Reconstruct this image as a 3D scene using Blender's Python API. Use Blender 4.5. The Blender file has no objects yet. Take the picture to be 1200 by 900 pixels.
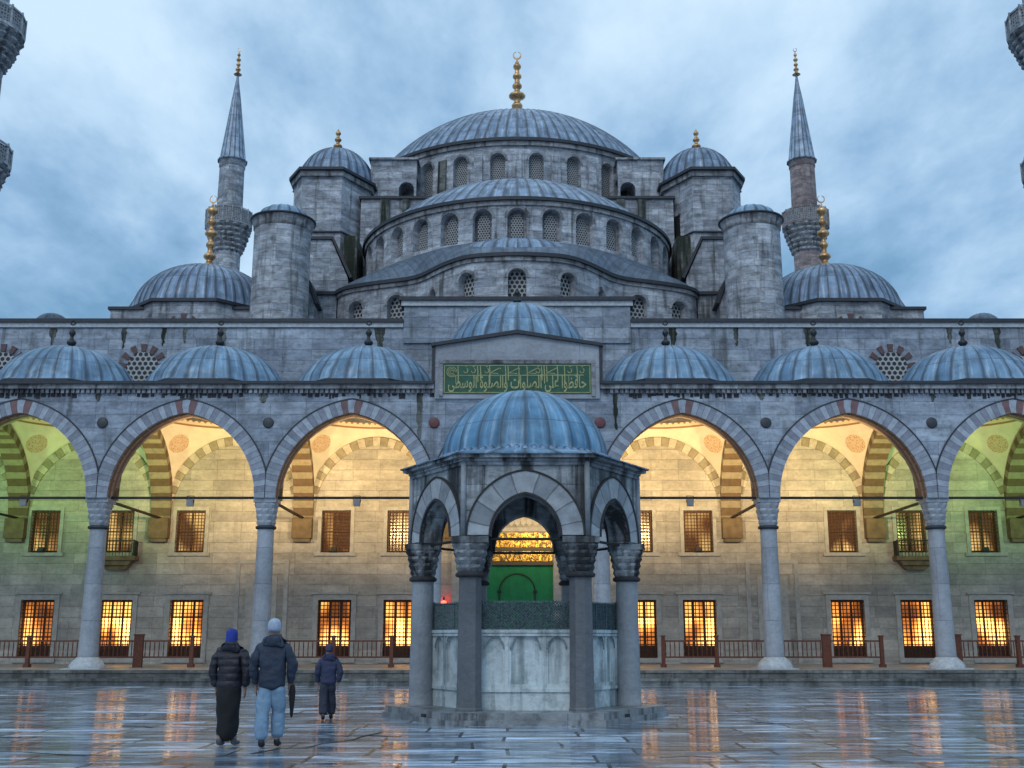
import bpy, math, random
from mathutils import Vector, Matrix
random.seed(7)
PI = math.pi
R_ = math.radians
sc = bpy.context.scene
COL = sc.collection
W = {}                                   # world location of every parent

# ------------------------------------------------------------------ helpers
def tag(o, label=None, cat=None, group=None, kind=None):
    if label: o['label'] = label
    if cat: o['category'] = cat
    if group: o['group'] = group
    if kind: o['kind'] = kind
    return o

def empty(name, loc, rz=0.0, label=None, cat=None, group=None):
    o = bpy.data.objects.new(name, None)
    o.empty_display_size = 0.3
    COL.objects.link(o)
    o.location = loc
    o.rotation_euler = (0, 0, rz)
    W[o] = Vector(loc)
    return tag(o, label, cat, group)

class MB:
    """collects faces with UVs in metres and links them as ONE mesh object"""
    def __init__(s, xf=None):
        s.v = []; s.f = []; s.uv = []; s.mi = []; s.sm = []
        s.xf = xf
    def face(s, pts, uv=None, mi=0, smooth=False):
        pts = [Vector(p) for p in pts]
        if uv is None:
            n = Vector((0, 0, 0))
            for i in range(len(pts)):
                a, b = pts[i], pts[(i + 1) % len(pts)]
                n += a.cross(b)
            n = n.normalized() if n.length > 1e-12 else Vector((0, 0, 1))
            if abs(n.z) > .75:
                uv = [(p.x, p.y) for p in pts]
            else:
                t = Vector((n.y, -n.x, 0)).normalized()
                if t.x < -0.01 or (abs(t.x) <= .01 and t.y < 0): t = -t
                uv = [(p.dot(t), p.z) for p in pts]
        if s.xf is not None: pts = [s.xf @ p for p in pts]
        b = len(s.v)
        s.v += [tuple(p) for p in pts]
        s.f.append(tuple(range(b, b + len(pts))))
        s.uv += uv
        s.mi.append(mi); s.sm.append(smooth)
    def box(s, x0, x1, y0, y1, z0, z1, mi=0):
        P = [(x0,y0,z0),(x1,y0,z0),(x1,y1,z0),(x0,y1,z0),(x0,y0,z1),(x1,y0,z1),(x1,y1,z1),(x0,y1,z1)]
        for q in ((0,1,5,4),(1,2,6,5),(2,3,7,6),(3,0,4,7),(4,5,6,7),(3,2,1,0)):
            s.face([P[i] for i in q], mi=mi)
    def prism(s, poly, z0, z1, mi=0, top=True):
        """poly: ccw xy list"""
        n = len(poly)
        for i in range(n):
            a, b = poly[i], poly[(i+1) % n]
            s.face([(a[0],a[1],z0),(b[0],b[1],z0),(b[0],b[1],z1),(a[0],a[1],z1)], mi=mi)
        if top:
            s.face([(p[0],p[1],z1) for p in poly], mi=mi)
            s.face([(p[0],p[1],z0) for p in reversed(poly)], mi=mi)
    def xprism(s, poly, y0, y1, mi=0):
        """poly in (x,z), extruded along y"""
        n = len(poly)
        for i in range(n):
            a, b = poly[i], poly[(i+1) % n]
            s.face([(a[0],y0,a[1]),(b[0],y0,b[1]),(b[0],y1,b[1]),(a[0],y1,a[1])], mi=mi)
        s.face([(p[0],y0,p[1]) for p in poly], mi=mi)
        s.face([(p[0],y1,p[1]) for p in reversed(poly)], mi=mi)
    def bar(s, a, b, r, n=6, mi=0, r2=None, flat=None):
        a = Vector(a); b = Vector(b); d = (b - a)
        L = d.length; d.normalize()
        up = Vector((0,0,1)) if abs(d.z) < .9 else Vector((1,0,0))
        u = d.cross(up).normalized(); w = d.cross(u)
        r2 = r if r2 is None else r2
        ca = [a + (u*math.cos(2*PI*(i+.5)/n) + w*math.sin(2*PI*(i+.5)/n))*r for i in range(n)]
        cb = [b + (u*math.cos(2*PI*(i+.5)/n) + w*math.sin(2*PI*(i+.5)/n))*r2 for i in range(n)]
        for i in range(n):
            j = (i+1) % n
            s.face([ca[i],ca[j],cb[j],cb[i]], uv=[(i*.1,0),(i*.1+.1,0),(i*.1+.1,L),(i*.1,L)], mi=mi, smooth=n > 6)
        s.face(ca[::-1], mi=mi); s.face(cb, mi=mi)
    def lathe(s, c, prof, n=32, a0=0.0, a1=2*PI, mi=0, smooth=True, uvr=None, rmod=None, upanel=None):
        """prof: list of (r,z) bottom to top, c=(x,y,z)"""
        arc = [0.0]
        for i in range(1, len(prof)):
            arc.append(arc[-1] + math.hypot(prof[i][0]-prof[i-1][0], prof[i][1]-prof[i-1][1]))
        R = uvr if uvr else max(p[0] for p in prof)
        def P(i, k):
            a = a0 + (a1 - a0) * k / n
            r = prof[i][0]
            if rmod: r = rmod(r, a, i)
            return (c[0] + r*math.sin(a), c[1] - r*math.cos(a), c[2] + prof[i][1])
        for i in range(len(prof)-1):
            for k in range(n):
                ua = a0 + (a1-a0)*k/n; ub = a0 + (a1-a0)*(k+1)/n
                if upanel: U0, U1 = k/upanel, (k+1)/upanel
                else: U0, U1 = ua*R, ub*R
                s.face([P(i,k),P(i,k+1),P(i+1,k+1),P(i+1,k)],
                       uv=[(U0,arc[i]),(U1,arc[i]),(U1,arc[i+1]),(U0,arc[i+1])], mi=mi, smooth=smooth)
    def strip(s, F, u0, u1, z0, z1, ops=(), depth=.3, du=.5, mi=0, mr=0, nseg=10, ends=False):
        """wall in (u,z), F(u,z,d)->point, with openings"""
        ops = sorted(ops, key=lambda o: o['u'])
        def plain(a, b):
            k = max(1, int(math.ceil((b-a)/du - 1e-6)))
            for i in range(k):
                x0 = a + (b-a)*i/k; x1 = a + (b-a)*(i+1)/k
                s.face([F(x0,z0,0),F(x1,z0,0),F(x1,z1,0),F(x0,z1,0)], uv=[(x0,z0),(x1,z0),(x1,z1),(x0,z1)], mi=mi)
        cur = u0
        for o in ops:
            a, b = o['u']-o['hw'], o['u']+o['hw']
            if a > cur + 1e-6: plain(cur, a)
            xs = arch_xs(o, nseg)
            zs = [arch_z(o, x) for x in xs]
            zb = max(o['zb'], z0)
            for i in range(len(xs)-1):
                x0, x1 = o['u']+xs[i], o['u']+xs[i+1]
                s.face([F(x0,zs[i],0),F(x1,zs[i+1],0),F(x1,z1,0),F(x0,z1,0)], uv=[(x0,zs[i]),(x1,zs[i+1]),(x1,z1),(x0,z1)], mi=mi)
                if zb > z0 + 1e-6:
                    s.face([F(x0,z0,0),F(x1,z0,0),F(x1,zb,0),F(x0,zb,0)], uv=[(x0,z0),(x1,z0),(x1,zb),(x0,zb)], mi=mi)
                    s.face([F(x0,zb,0),F(x1,zb,0),F(x1,zb,depth),F(x0,zb,depth)], uv=[(x0,0),(x1,0),(x1,depth),(x0,depth)], mi=mr)
                s.face([F(x0,zs[i],0),F(x0,zs[i],depth),F(x1,zs[i+1],depth),F(x1,zs[i+1],0)],
                       uv=[(0,i*.1),(depth,i*.1),(depth,i*.1+.1),(0,i*.1+.1)], mi=mr)
            for sx, x, zt in ((1, a, zs[0]), (-1, b, zs[-1])):
                s.face([F(x,zb,0),F(x,zb,depth),F(x,zt,depth),F(x,zt,0)], uv=[(0,zb),(depth,zb),(depth,zt),(0,zt)], mi=mr)
            cur = b
        if cur < u1 - 1e-6: plain(cur, u1)
    def pane(s, F, o, depth, nseg=10, mi=0):
        xs = arch_xs(o, nseg)
        for i in range(len(xs)-1):
            x0, x1 = xs[i], xs[i+1]
            z0, z1 = arch_z(o, x0), arch_z(o, x1)
            s.face([F(o['u']+x0,o['zb'],depth),F(o['u']+x1,o['zb'],depth),F(o['u']+x1,z1,depth),F(o['u']+x0,z0,depth)],
                   uv=[(x0,o['zb']),(x1,o['zb']),(x1,z1),(x0,z0)], mi=mi)
    def ring(s, F, o, w, d0, d1, nseg=24, mi=0, legs=0.0, ms=None, clip=None):
        """voussoir band round the arch, from the intrados outward by w; d0 front, d1 back (depths)"""
        xs = arch_xs(o, nseg)
        pts = [(x, arch_z(o, x)) for x in xs]
        if legs > 0: pts = [(pts[0][0], pts[0][1]-legs)] + pts + [(pts[-1][0], pts[-1][1]-legs)]
        outer = []
        for i, p in enumerate(pts):
            a = pts[max(0,i-1)]; b = pts[min(len(pts)-1,i+1)]
            t = Vector((b[0]-a[0], b[1]-a[1])).normalized()
            n = Vector((-t.y, t.x))
            if i == 0 or i == len(pts)-1: n = Vector((-1 if i == 0 else 1, 0))
            ox = p[0]+n.x*w
            if clip is not None: ox = max(-clip, min(clip, ox))
            outer.append((ox, p[1]+n.y*w))
        if clip is not None: pts = [(max(-clip, min(clip, a)), b) for a, b in pts]
        L = 0
        tot = sum(math.hypot(pts[i+1][0]-pts[i][0], pts[i+1][1]-pts[i][1]) for i in range(len(pts)-1))
        U = o['u']
        for i in range(len(pts)-1):
            p, q, P, Q = pts[i], pts[i+1], outer[i], outer[i+1]
            l = math.hypot(q[0]-p[0], q[1]-p[1])
            u0, u1 = L - tot/2, L + l - tot/2
            s.face([F(U+p[0],p[1],d0),F(U+q[0],q[1],d0),F(U+Q[0],Q[1],d0),F(U+P[0],P[1],d0)][::-1],
                   uv=[(u0,0),(u1,0),(u1,w),(u0,w)][::-1], mi=mi)
            s.face([F(U+P[0],P[1],d0),F(U+Q[0],Q[1],d0),F(U+Q[0],Q[1],d1),F(U+P[0],P[1],d1)][::-1],
                   uv=[(u0,w),(u1,w),(u1,w+.1),(u0,w+.1)][::-1], mi=mi)
            s.face([F(U+p[0],p[1],d0),F(U+p[0],p[1],d1),F(U+q[0],q[1],d1),F(U+q[0],q[1],d0)][::-1],
                   uv=[(u0,0),(u0,d1-d0),(u1,d1-d0),(u1,0)][::-1], mi=ms if ms is not None else mi)
            L += l
    def build(s, name, mats, parent=None, loc=None):
        wl = Vector(loc) if loc is not None else (W[parent] if parent is not None else Vector((0,0,0)))
        off = Vector((0,0,0)) if loc is not None else wl
        vs = [(a[0]-off.x, a[1]-off.y, a[2]-off.z) for a in s.v]
        # weld identical vertices for smooth shading
        idx = {}; nv = []; mp = []
        for a in vs:
            k = (round(a[0],4), round(a[1],4), round(a[2],4))
            if k not in idx: idx[k] = len(nv); nv.append(a)
            mp.append(idx[k])
        fs = []; uvs = []; mi = []; sm = []
        li = 0
        for f, m_, s_ in zip(s.f, s.mi, s.sm):
            g = [mp[i] for i in f]; u = s.uv[li:li+len(f)]; li += len(f)
            gg = []; uu = []
            for a, b in zip(g, u):
                if not gg or gg[-1] != a: gg.append(a); uu.append(b)
            if len(gg) > 1 and gg[0] == gg[-1]: gg.pop(); uu.pop()
            if len(set(gg)) < 3 or len(set(gg)) != len(gg): continue
            fs.append(gg); uvs += uu; mi.append(m_); sm.append(s_)
        me = bpy.data.meshes.new(name)
        me.from_pydata(nv, [], fs)
        ul = me.uv_layers.new(name='UVMap')
        if len(ul.data) == len(uvs):
            ul.data.foreach_set('uv', [c for u in uvs for c in u])
        me.polygons.foreach_set('material_index', mi)
        me.polygons.foreach_set('use_smooth', sm)
        if not isinstance(mats, (list, tuple)): mats = [mats]
        for m in mats: me.materials.append(m)
        me.update()
        o = bpy.data.objects.new(name, me)
        COL.objects.link(o)
        if parent is not None:
            o.parent = parent
            o.location = wl - W[parent]
        else:
            o.location = wl
        W[o] = wl
        return o

def arch_z(o, x):
    k = o.get('kind', 'round'); hw = o['hw']; zs = o['zs']
    ax = min(abs(x), hw)
    if k == 'rect': return zs
    if k == 'round': return zs + math.sqrt(max(0, hw*hw - ax*ax))
    if k == 'pointed':
        e = o['e']; return zs + math.sqrt(max(0, (hw+e)**2 - (ax+e)**2))
    if k == 'ell': return zs + o['rise']*math.sqrt(max(0, 1-(ax/hw)**2))
def arch_xs(o, n):
    if o.get('kind') == 'rect': return [-o['hw'], o['hw']]
    return [-o['hw']*math.cos(PI*i/n) for i in range(n+1)]
def op(u, hw, zb, zs, kind='round', **k):
    return dict(u=u, hw=hw, zb=zb, zs=zs, kind=kind, **k)
def planar(y, dirn=1):
    return lambda u, z, d: (u, y + d*dirn, z)
def cyl(cx, cy, R):
    return lambda u, z, d: (cx + (R-d)*math.sin(u/R), cy - (R-d)*math.cos(u/R), z)
def copy_tree(o, loc=None, parent=None):
    c = o.copy(); COL.objects.link(c)
    if parent is not None: c.parent = parent
    if loc is not None: c.location = loc; 
    for ch in [k for k in list(bpy.data.objects) if k.parent == o]:
        copy_tree(ch, None, c)
    return c

# ------------------------------------------------------------------ materials
def mat(name):
    m = bpy.data.materials.new(name); m.use_nodes = True
    nt = m.node_tree
    return m, nt, nt.nodes['Principled BSDF']
def nd(nt, t, **kw):
    n = nt.nodes.new(t)
    for k, v in kw.items():
        if k[0] == '_': setattr(n, k[1:], v)
        else:
            key = k
            if isinstance(v, bpy.types.NodeSocket): nt.links.new(v, n.inputs[int(k[1:])] if k[0] == 'i' and k[1:].isdigit() else n.inputs[key])
            else:
                (n.inputs[int(k[1:])] if k[0] == 'i' and k[1:].isdigit() else n.inputs[key]).default_value = v
    return n
def math_(nt, op_, a, b=None, c=None):
    n = nt.nodes.new('ShaderNodeMath'); n.operation = op_
    for i, x in enumerate((a, b, c)):
        if x is None: continue
        if isinstance(x, bpy.types.NodeSocket): nt.links.new(x, n.inputs[i])
        else: n.inputs[i].default_value = x
    return n.outputs[0]
def mixc(nt, f, a, b, mode='MIX'):
    n = nt.nodes.new('ShaderNodeMix'); n.data_type = 'RGBA'; n.blend_type = mode; n.clamp_factor = True
    for s_, x in ((n.inputs['Factor'], f), (n.inputs[6], a), (n.inputs[7], b)):
        if isinstance(x, bpy.types.NodeSocket): nt.links.new(x, s_)
        elif isinstance(x, (int, float)): s_.default_value = x
        else: s_.default_value = (*x, 1)
    return n.outputs[2]
def ramp(nt, f, pts):
    n = nt.nodes.new('ShaderNodeValToRGB')
    cr = n.color_ramp
    while len(cr.elements) < len(pts): cr.elements.new(.5)
    for e, (p, c) in zip(cr.elements, pts):
        e.position = p
        e.color = (*c, 1) if isinstance(c, (tuple, list)) else (c, c, c, 1)
    nt.links.new(f, n.inputs[0])
    return n.outputs[0]
def uvmap(nt, sx=1, sy=1):
    u = nt.nodes.new('ShaderNodeUVMap'); u.uv_map = 'UVMap'
    m = nt.nodes.new('ShaderNodeMapping'); m.inputs['Scale'].default_value = (sx, sy, 1)
    nt.links.new(u.outputs[0], m.inputs[0])
    return m.outputs[0]
def noise(nt, vec, scale, detail=4, rough=.55, dist=0):
    n = nt.nodes.new('ShaderNodeTexNoise')
    n.inputs['Scale'].default_value = scale; n.inputs['Detail'].default_value = detail
    n.inputs['Roughness'].default_value = rough; n.inputs['Distortion'].default_value = dist
    nt.links.new(vec, n.inputs['Vector'])
    return n.outputs['Fac']
def geopos(nt):
    g = nt.nodes.new('ShaderNodeNewGeometry'); return g.outputs['Position']
def bump(nt, b, h, strength=.3, dist=.02):
    n = nt.nodes.new('ShaderNodeBump'); n.inputs['Strength'].default_value = strength; n.inputs['Distance'].default_value = dist
    nt.links.new(h, n.inputs['Height']); nt.links.new(n.outputs[0], b.inputs['Normal'])
    return n

def stone(name, c1, c2, mortar, bw=.9, bh=.38, stain=.5, stainc=(.05,.052,.05), rough=.85, mort=.008, blotch=.5, sthr=.56, moss=0.0, course=.9):
    m, nt, b = mat(name)
    uv = uvmap(nt)
    # slightly irregular joints
    nz = nd(nt, 'ShaderNodeTexNoise', Vector=uv, Scale=1.3, Detail=2.0)
    vm = nt.nodes.new('ShaderNodeVectorMath'); vm.operation = 'MULTIPLY_ADD'
    nt.links.new(nz.outputs['Color'], vm.inputs[0]); vm.inputs[1].default_value = (.10, .05, 0); nt.links.new(uv, vm.inputs[2])
    uvw = vm.outputs[0]
    br = nt.nodes.new('ShaderNodeTexBrick')
    nt.links.new(uvw, br.inputs['Vector'])
    br.offset = .41; br.squash = 1.5; br.squash_frequency = 3; br.offset_frequency = 3
    for k, v in (('Scale',1),('Mortar Size',mort),('Mortar Smooth',.6),('Bias',0),('Brick Width',bw),('Row Height',bh)): br.inputs[k].default_value = v
    br.inputs['Color1'].default_value = (*c1,1); br.inputs['Color2'].default_value = (*c2,1); br.inputs['Mortar'].default_value = (*[.35*x+.65*y for x, y in zip(mortar, c2)],1)
    br2 = nt.nodes.new('ShaderNodeTexBrick'); nt.links.new(uvw, br2.inputs['Vector'])
    br2.offset = .41; br2.squash = 1.5; br2.squash_frequency = 3; br2.offset_frequency = 3
    for k, v in (('Scale',1),('Mortar Size',0),('Bias',-.35),('Brick Width',bw),('Row Height',bh)): br2.inputs[k].default_value = v
    br2.inputs['Color1'].default_value = (1,1,1,1); br2.inputs['Color2'].default_value = (.80,.81,.83,1); br2.inputs['Mortar'].default_value = (1,1,1,1)
    c = mixc(nt, .8, br.outputs['Color'], br2.outputs['Color'], 'MULTIPLY')
    br3 = nt.nodes.new('ShaderNodeTexBrick'); nt.links.new(uvw, br3.inputs['Vector'])
    br3.offset = .3; br3.offset_frequency = 2
    for k, v in (('Scale',1),('Mortar Size',0),('Bias',-.2),('Brick Width',bw*2.6),('Row Height',bh*3)): br3.inputs[k].default_value = v
    br3.inputs['Color1'].default_value = (1.08,1.07,1.05,1); br3.inputs['Color2'].default_value = (.82,.83,.85,1); br3.inputs['Mortar'].default_value = (1,1,1,1)
    c = mixc(nt, .7, c, br3.outputs['Color'], 'MULTIPLY')
    pos = geopos(nt)
    big = noise(nt, pos, .35, 5, .6)
    c = mixc(nt, blotch, c, ramp(nt, big, [(.3, .42), (.5, 1.0), (.68, 1.45)]), 'MULTIPLY')
    mpc = nt.nodes.new('ShaderNodeMapping'); mpc.inputs['Scale'].default_value = (.7, 2.3, 1); nt.links.new(uv, mpc.inputs[0])
    crs = noise(nt, mpc.outputs[0], 1.3, 6, .75, .15)
    c = mixc(nt, course, c, ramp(nt, crs, [(.32, .42), (.48, .95), (.62, 1.5)]), 'MULTIPLY')
    fine = noise(nt, pos, 9, 4, .7)
    c = mixc(nt, .6, c, ramp(nt, fine, [(.25, .72), (.6, 1.08)]), 'MULTIPLY')
    mid = noise(nt, pos, 2.2, 5, .65)
    c = mixc(nt, math_(nt, 'MULTIPLY', ramp(nt, mid, [(.50, 0.0), (.62, 1.0)]), stain), c, mixc(nt, .5, c, stainc))
    # vertical run-down streaks
    mp = nt.nodes.new('ShaderNodeMapping'); mp.inputs['Scale'].default_value = (1.7, 1.7, .16)
    nt.links.new(pos, mp.inputs[0])
    st = noise(nt, mp.outputs[0], 1.6, 5, .6)
    c = mixc(nt, math_(nt, 'MULTIPLY', ramp(nt, st, [(sthr, 0.0), (sthr+.14, 1.0)]), stain), c, stainc)
    if moss > 0:
        ms = noise(nt, mp.outputs[0], .9, 3, .6)
        c = mixc(nt, math_(nt, 'MULTIPLY', ramp(nt, ms, [(.62, 0.0), (.7, 1.0)]), moss), c, (.03,.04,.025))
    nt.links.new(c, b.inputs['Base Color'])
    b.inputs['Roughness'].default_value = rough
    h = math_(nt, 'SUBTRACT', fine, math_(nt, 'MULTIPLY', br.outputs['Fac'], 1.2))
    bump(nt, b, h, .7, .03)
    return m

def lead(name, ca=(.085,.135,.215), cb=(.155,.225,.33), vseam=1.4, streak=.42, seamw=.045, rib_shade=.85):
    """sheet lead: u counts panels, v in metres"""
    m, nt, b = mat(name)
    u = nt.nodes.new('ShaderNodeUVMap'); u.uv_map = 'UVMap'
    sp = nt.nodes.new('ShaderNodeSeparateXYZ'); nt.links.new(u.outputs[0], sp.inputs[0])
    fu = math_(nt, 'FLOOR', sp.outputs[0]); 
    wn = nt.nodes.new('ShaderNodeTexWhiteNoise'); wn.noise_dimensions = '2D'
    vv = math_(nt, 'DIVIDE', sp.outputs[1], vseam)
    cb_ = nt.nodes.new('ShaderNodeCombineXYZ'); nt.links.new(fu, cb_.inputs[0]); nt.links.new(math_(nt, 'FLOOR', vv), cb_.inputs[1])
    nt.links.new(cb_.outputs[0], wn.inputs['Vector'])
    col = mixc(nt, wn.outputs['Value'], ca, cb)
    # long pale oxide runs down each panel
    mp = nt.nodes.new('ShaderNodeMapping'); mp.inputs['Scale'].default_value = (3.2, .45, 1); nt.links.new(u.outputs[0], mp.inputs[0])
    st = noise(nt, mp.outputs[0], 1.5, 4, .65)
    col = mixc(nt, math_(nt, 'MULTIPLY', ramp(nt, st, [(.5, 0.0), (.68, 1.0)]), streak), col, (.46,.54,.60))
    pos = geopos(nt)
    bl = noise(nt, pos, 1.4, 5, .65)
    col = mixc(nt, .8, col, ramp(nt, bl, [(.3, .5), (.62, 1.35)]), 'MULTIPLY')
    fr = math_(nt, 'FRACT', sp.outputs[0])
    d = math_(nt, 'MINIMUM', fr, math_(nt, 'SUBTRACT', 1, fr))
    col = mixc(nt, rib_shade, col, ramp(nt, math_(nt, 'ADD', d, math_(nt, 'MULTIPLY', math_(nt, 'SUBTRACT', st, .5), .3)), [(.04, .25), (.24, 1.2)]), 'MULTIPLY')  # panel edges darkened to paint in the broad shadow of each rib
    seam = math_(nt, 'LESS_THAN', d, seamw)
    fv = math_(nt, 'FRACT', vv); hs = math_(nt, 'LESS_THAN', fv, .03)
    seam = math_(nt, 'MAXIMUM', seam, math_(nt, 'MULTIPLY', hs, .8))
    col = mixc(nt, math_(nt, 'MULTIPLY', seam, .72), col, (.05,.07,.10))
    nt.links.new(col, b.inputs['Base Color'])
    nt.links.new(ramp(nt, bl, [(.3, .6), (.65, .36)]), b.inputs['Roughness'])
    b.inputs['Metallic'].default_value = .1
    bump(nt, b, math_(nt, 'ADD', bl, math_(nt, 'MULTIPLY', seam, 1.5)), .25, .03)
    return m

def plain(name, c, rough=.6, metal=0, var=.25, scale=6, bstr=.15, c2=None, bd=.02):
    m, nt, b = mat(name)
    pos = geopos(nt)
    n = noise(nt, pos, scale, 4, .6)
    if c2 is None: c2 = tuple(x*(1-var) for x in c)
    col = mixc(nt, ramp(nt, n, [(.35, 0.0), (.65, 1.0)]), c, c2)
    nt.links.new(col, b.inputs['Base Color'])
    b.inputs['Roughness'].default_value = rough; b.inputs['Metallic'].default_value = metal
    if bstr: bump(nt, b, n, bstr, bd)
    return m

def stripes(name, ca, cb, w=.26, jit=.5, rough=.8, joint=.04, pale=1.0, cc=None, cw=0):
    """alternating voussoirs along u, joints dark; the two stones near the crown can be red"""
    m, nt, b = mat(name)
    u = nt.nodes.new('ShaderNodeUVMap'); u.uv_map = 'UVMap'
    sp = nt.nodes.new('ShaderNodeSeparateXYZ'); nt.links.new(u.outputs[0], sp.inputs[0])
    q = math_(nt, 'DIVIDE', math_(nt, 'ADD', sp.outputs[0], w/2 + w*200), w)
    fl = math_(nt, 'FLOOR', q); par = math_(nt, 'MODULO', fl, 2)
    wn = nt.nodes.new('ShaderNodeTexWhiteNoise'); wn.noise_dimensions = '1D'; nt.links.new(fl, wn.inputs['W'])
    col = mixc(nt, par, ca, cb)
    if cc is not None:
        au = math_(nt, 'ABSOLUTE', sp.outputs[0])
        isr = math_(nt, 'MULTIPLY', math_(nt, 'GREATER_THAN', au, cw*.5), math_(nt, 'LESS_THAN', au, cw*1.5))
        col = mixc(nt, isr, col, cc)
    col = mixc(nt, jit, col, ramp(nt, wn.outputs['Value'], [(0, .7), (1, 1.2)]), 'MULTIPLY')
    fr = math_(nt, 'FRACT', q); d = math_(nt, 'MINIMUM', fr, math_(nt, 'SUBTRACT', 1, fr))
    col = mixc(nt, math_(nt, 'MULTIPLY', math_(nt, 'LESS_THAN', d, joint), .6), col, (.06,.06,.06))
    pos = geopos(nt)
    col = mixc(nt, .7, col, ramp(nt, noise(nt, pos, 5, 5, .7), [(.3, .6), (.6, 1.1)]), 'MULTIPLY')
    st = noise(nt, pos, 1.3, 5, .7)
    col = mixc(nt, math_(nt, 'MULTIPLY', ramp(nt, st, [(.55, 0.0), (.7, 1.0)]), .4), col, (.08,.085,.085))
    nt.links.new(col, b.inputs['Base Color']); b.inputs['Roughness'].default_value = rough
    bump(nt, b, math_(nt, 'MINIMUM', math_(nt, 'MULTIPLY', d, 8), 1), .3, .02)
    return m

def lattice(name, light=(.34,.35,.36), dark=(.02,.025,.03), s=.13, r=.33, sx=1.0):
    """pierced plaster screen: staggered round holes"""
    m, nt, b = mat(name)
    u = nt.nodes.new('ShaderNodeUVMap'); u.uv_map = 'UVMap'
    sp = nt.nodes.new('ShaderNodeSeparateXYZ'); nt.links.new(u.outputs[0], sp.inputs[0])
    def grid(ox, oy):
        x = math_(nt, 'SUBTRACT', math_(nt, 'FRACT', math_(nt, 'ADD', math_(nt, 'DIVIDE', sp.outputs[0], s*sx), ox+50)), .5)
        y = math_(nt, 'SUBTRACT', math_(nt, 'FRACT', math_(nt, 'ADD', math_(nt, 'DIVIDE', sp.outputs[1], s*1.7), oy)), .5)
        y = math_(nt, 'MULTIPLY', y, 1.7)
        return math_(nt, 'SQRT', math_(nt, 'ADD', math_(nt, 'MULTIPLY', x, x), math_(nt, 'MULTIPLY', y, y)))
    d = math_(nt, 'MINIMUM', grid(0, 0), grid(.5, .5))
    hole = math_(nt, 'LESS_THAN', d, r)
    pos = geopos(nt)
    lc = mixc(nt, .6, light, ramp(nt, noise(nt, pos, 3, 4, .6), [(.3, .6), (.65, 1.1)]), 'MULTIPLY')
    nt.links.new(mixc(nt, hole, lc, dark), b.inputs['Base Color'])
    b.inputs['Roughness'].default_value = .7
    bump(nt, b, math_(nt, 'SUBTRACT', 1, hole), .6, .03)
    return m

def glow(name, strength, ca=(1,.28,.035), cb=(1,.50,.12), thr=.5, seed=0, dark=.12, zmask=False):
    """lit interior seen through old glass"""
    m, nt, b = mat(name)
    pos = geopos(nt)
    mp = nt.nodes.new('ShaderNodeMapping'); mp.inputs['Location'].default_value = (seed*3.7, 0, seed*1.3); mp.inputs['Scale'].default_value = (1, 1, .6)
    nt.links.new(pos, mp.inputs[0])
    n = noise(nt, mp.outputs[0], 1.3, 0, .5, 0)
    sx_ = nt.nodes.new('ShaderNodeSeparateXYZ'); nt.links.new(pos, sx_.inputs[0])
    wn = nt.nodes.new('ShaderNodeTexWhiteNoise'); wn.noise_dimensions = '1D'
    nt.links.new(math_(nt, 'FLOOR', math_(nt, 'MULTIPLY', sx_.outputs[0], 2.2)), wn.inputs['W'])
    n = math_(nt, 'ADD', n, math_(nt, 'MULTIPLY', math_(nt, 'SUBTRACT', wn.outputs['Value'], .5), .16))
    vo = nt.nodes.new('ShaderNodeTexVoronoi'); vo.inputs['Scale'].default_value = 1.3; nt.links.new(mp.outputs[0], vo.inputs['Vector'])
    lampspot = ramp(nt, vo.outputs['Distance'], [(.04, 1.0), (.22, 0.0)])
    col = mixc(nt, math_(nt, 'MAXIMUM', ramp(nt, n, [(.42, 0.0), (.66, 1.0)]), lampspot), ca, cb)
    st = math_(nt, 'MULTIPLY', ramp(nt, n, [(thr-.18, dark), (thr+.12, 1.0)]), strength)
    st = math_(nt, 'ADD', st, math_(nt, 'MULTIPLY', lampspot, strength*.9))
    if zmask:
        uvn = nt.nodes.new('ShaderNodeUVMap'); uvn.uv_map = 'UVMap'; sz = nt.nodes.new('ShaderNodeSeparateXYZ'); nt.links.new(uvn.outputs[0], sz.inputs[0])
        zc = math_(nt, 'MULTIPLY', math_(nt, 'GREATER_THAN', sz.outputs[1], 1.32), math_(nt, 'LESS_THAN', sz.outputs[1], 2.28))
        st = math_(nt, 'MULTIPLY', st, math_(nt, 'MULTIPLY_ADD', zc, .72, .38))
    b.inputs['Base Color'].default_value = (.03,.02,.015,1)
    nt.links.new(col, b.inputs['Emission Color']); nt.links.new(st, b.inputs['Emission Strength'])
    b.inputs['Roughness'].default_value = .2
    return m

M = {}
G = (.075,.08,.085)
M['ashlar_upper'] = stone('ashlar_upper', (.42,.45,.50), (.29,.315,.36), (.12,.125,.13), .8, .36, .7, moss=.75)
M['ashlar_front'] = stone('ashlar_front', (.35,.40,.47), (.25,.295,.365), (.13,.135,.15), 1.1, .42, .65, sthr=.56, course=.6)
M['ashlar_inner'] = stone('ashlar_inner', (.50,.47,.43), (.42,.395,.36), (.24,.22,.2), 1.0, .38, .35, (.18,.16,.14), sthr=.6, course=.35)
M['ashlar_tower'] = stone('ashlar_tower', (.44,.465,.51), (.29,.315,.36), (.13,.135,.14), .75, .33, .7, moss=.4)
M['ashlar_pink_light'] = stone('ashlar_pink_light', (.36,.29,.28), (.24,.20,.205), (.12,.11,.11), .6, .32, .5)  # the pinkish light on one minaret, painted into its stone colours
M['marble_grey'] = stone('marble_grey', (.34,.37,.42), (.29,.32,.37), (.13,.14,.17), 2.3, 1.1, .35, (.12,.13,.15), .6, sthr=.6, blotch=.35, course=.15)
M['cornice'] = stone('cornice_stone', (.30,.31,.33), (.24,.25,.27), (.12,.12,.13), 1.3, .6, .8, (.03,.03,.035), sthr=.5)
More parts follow.
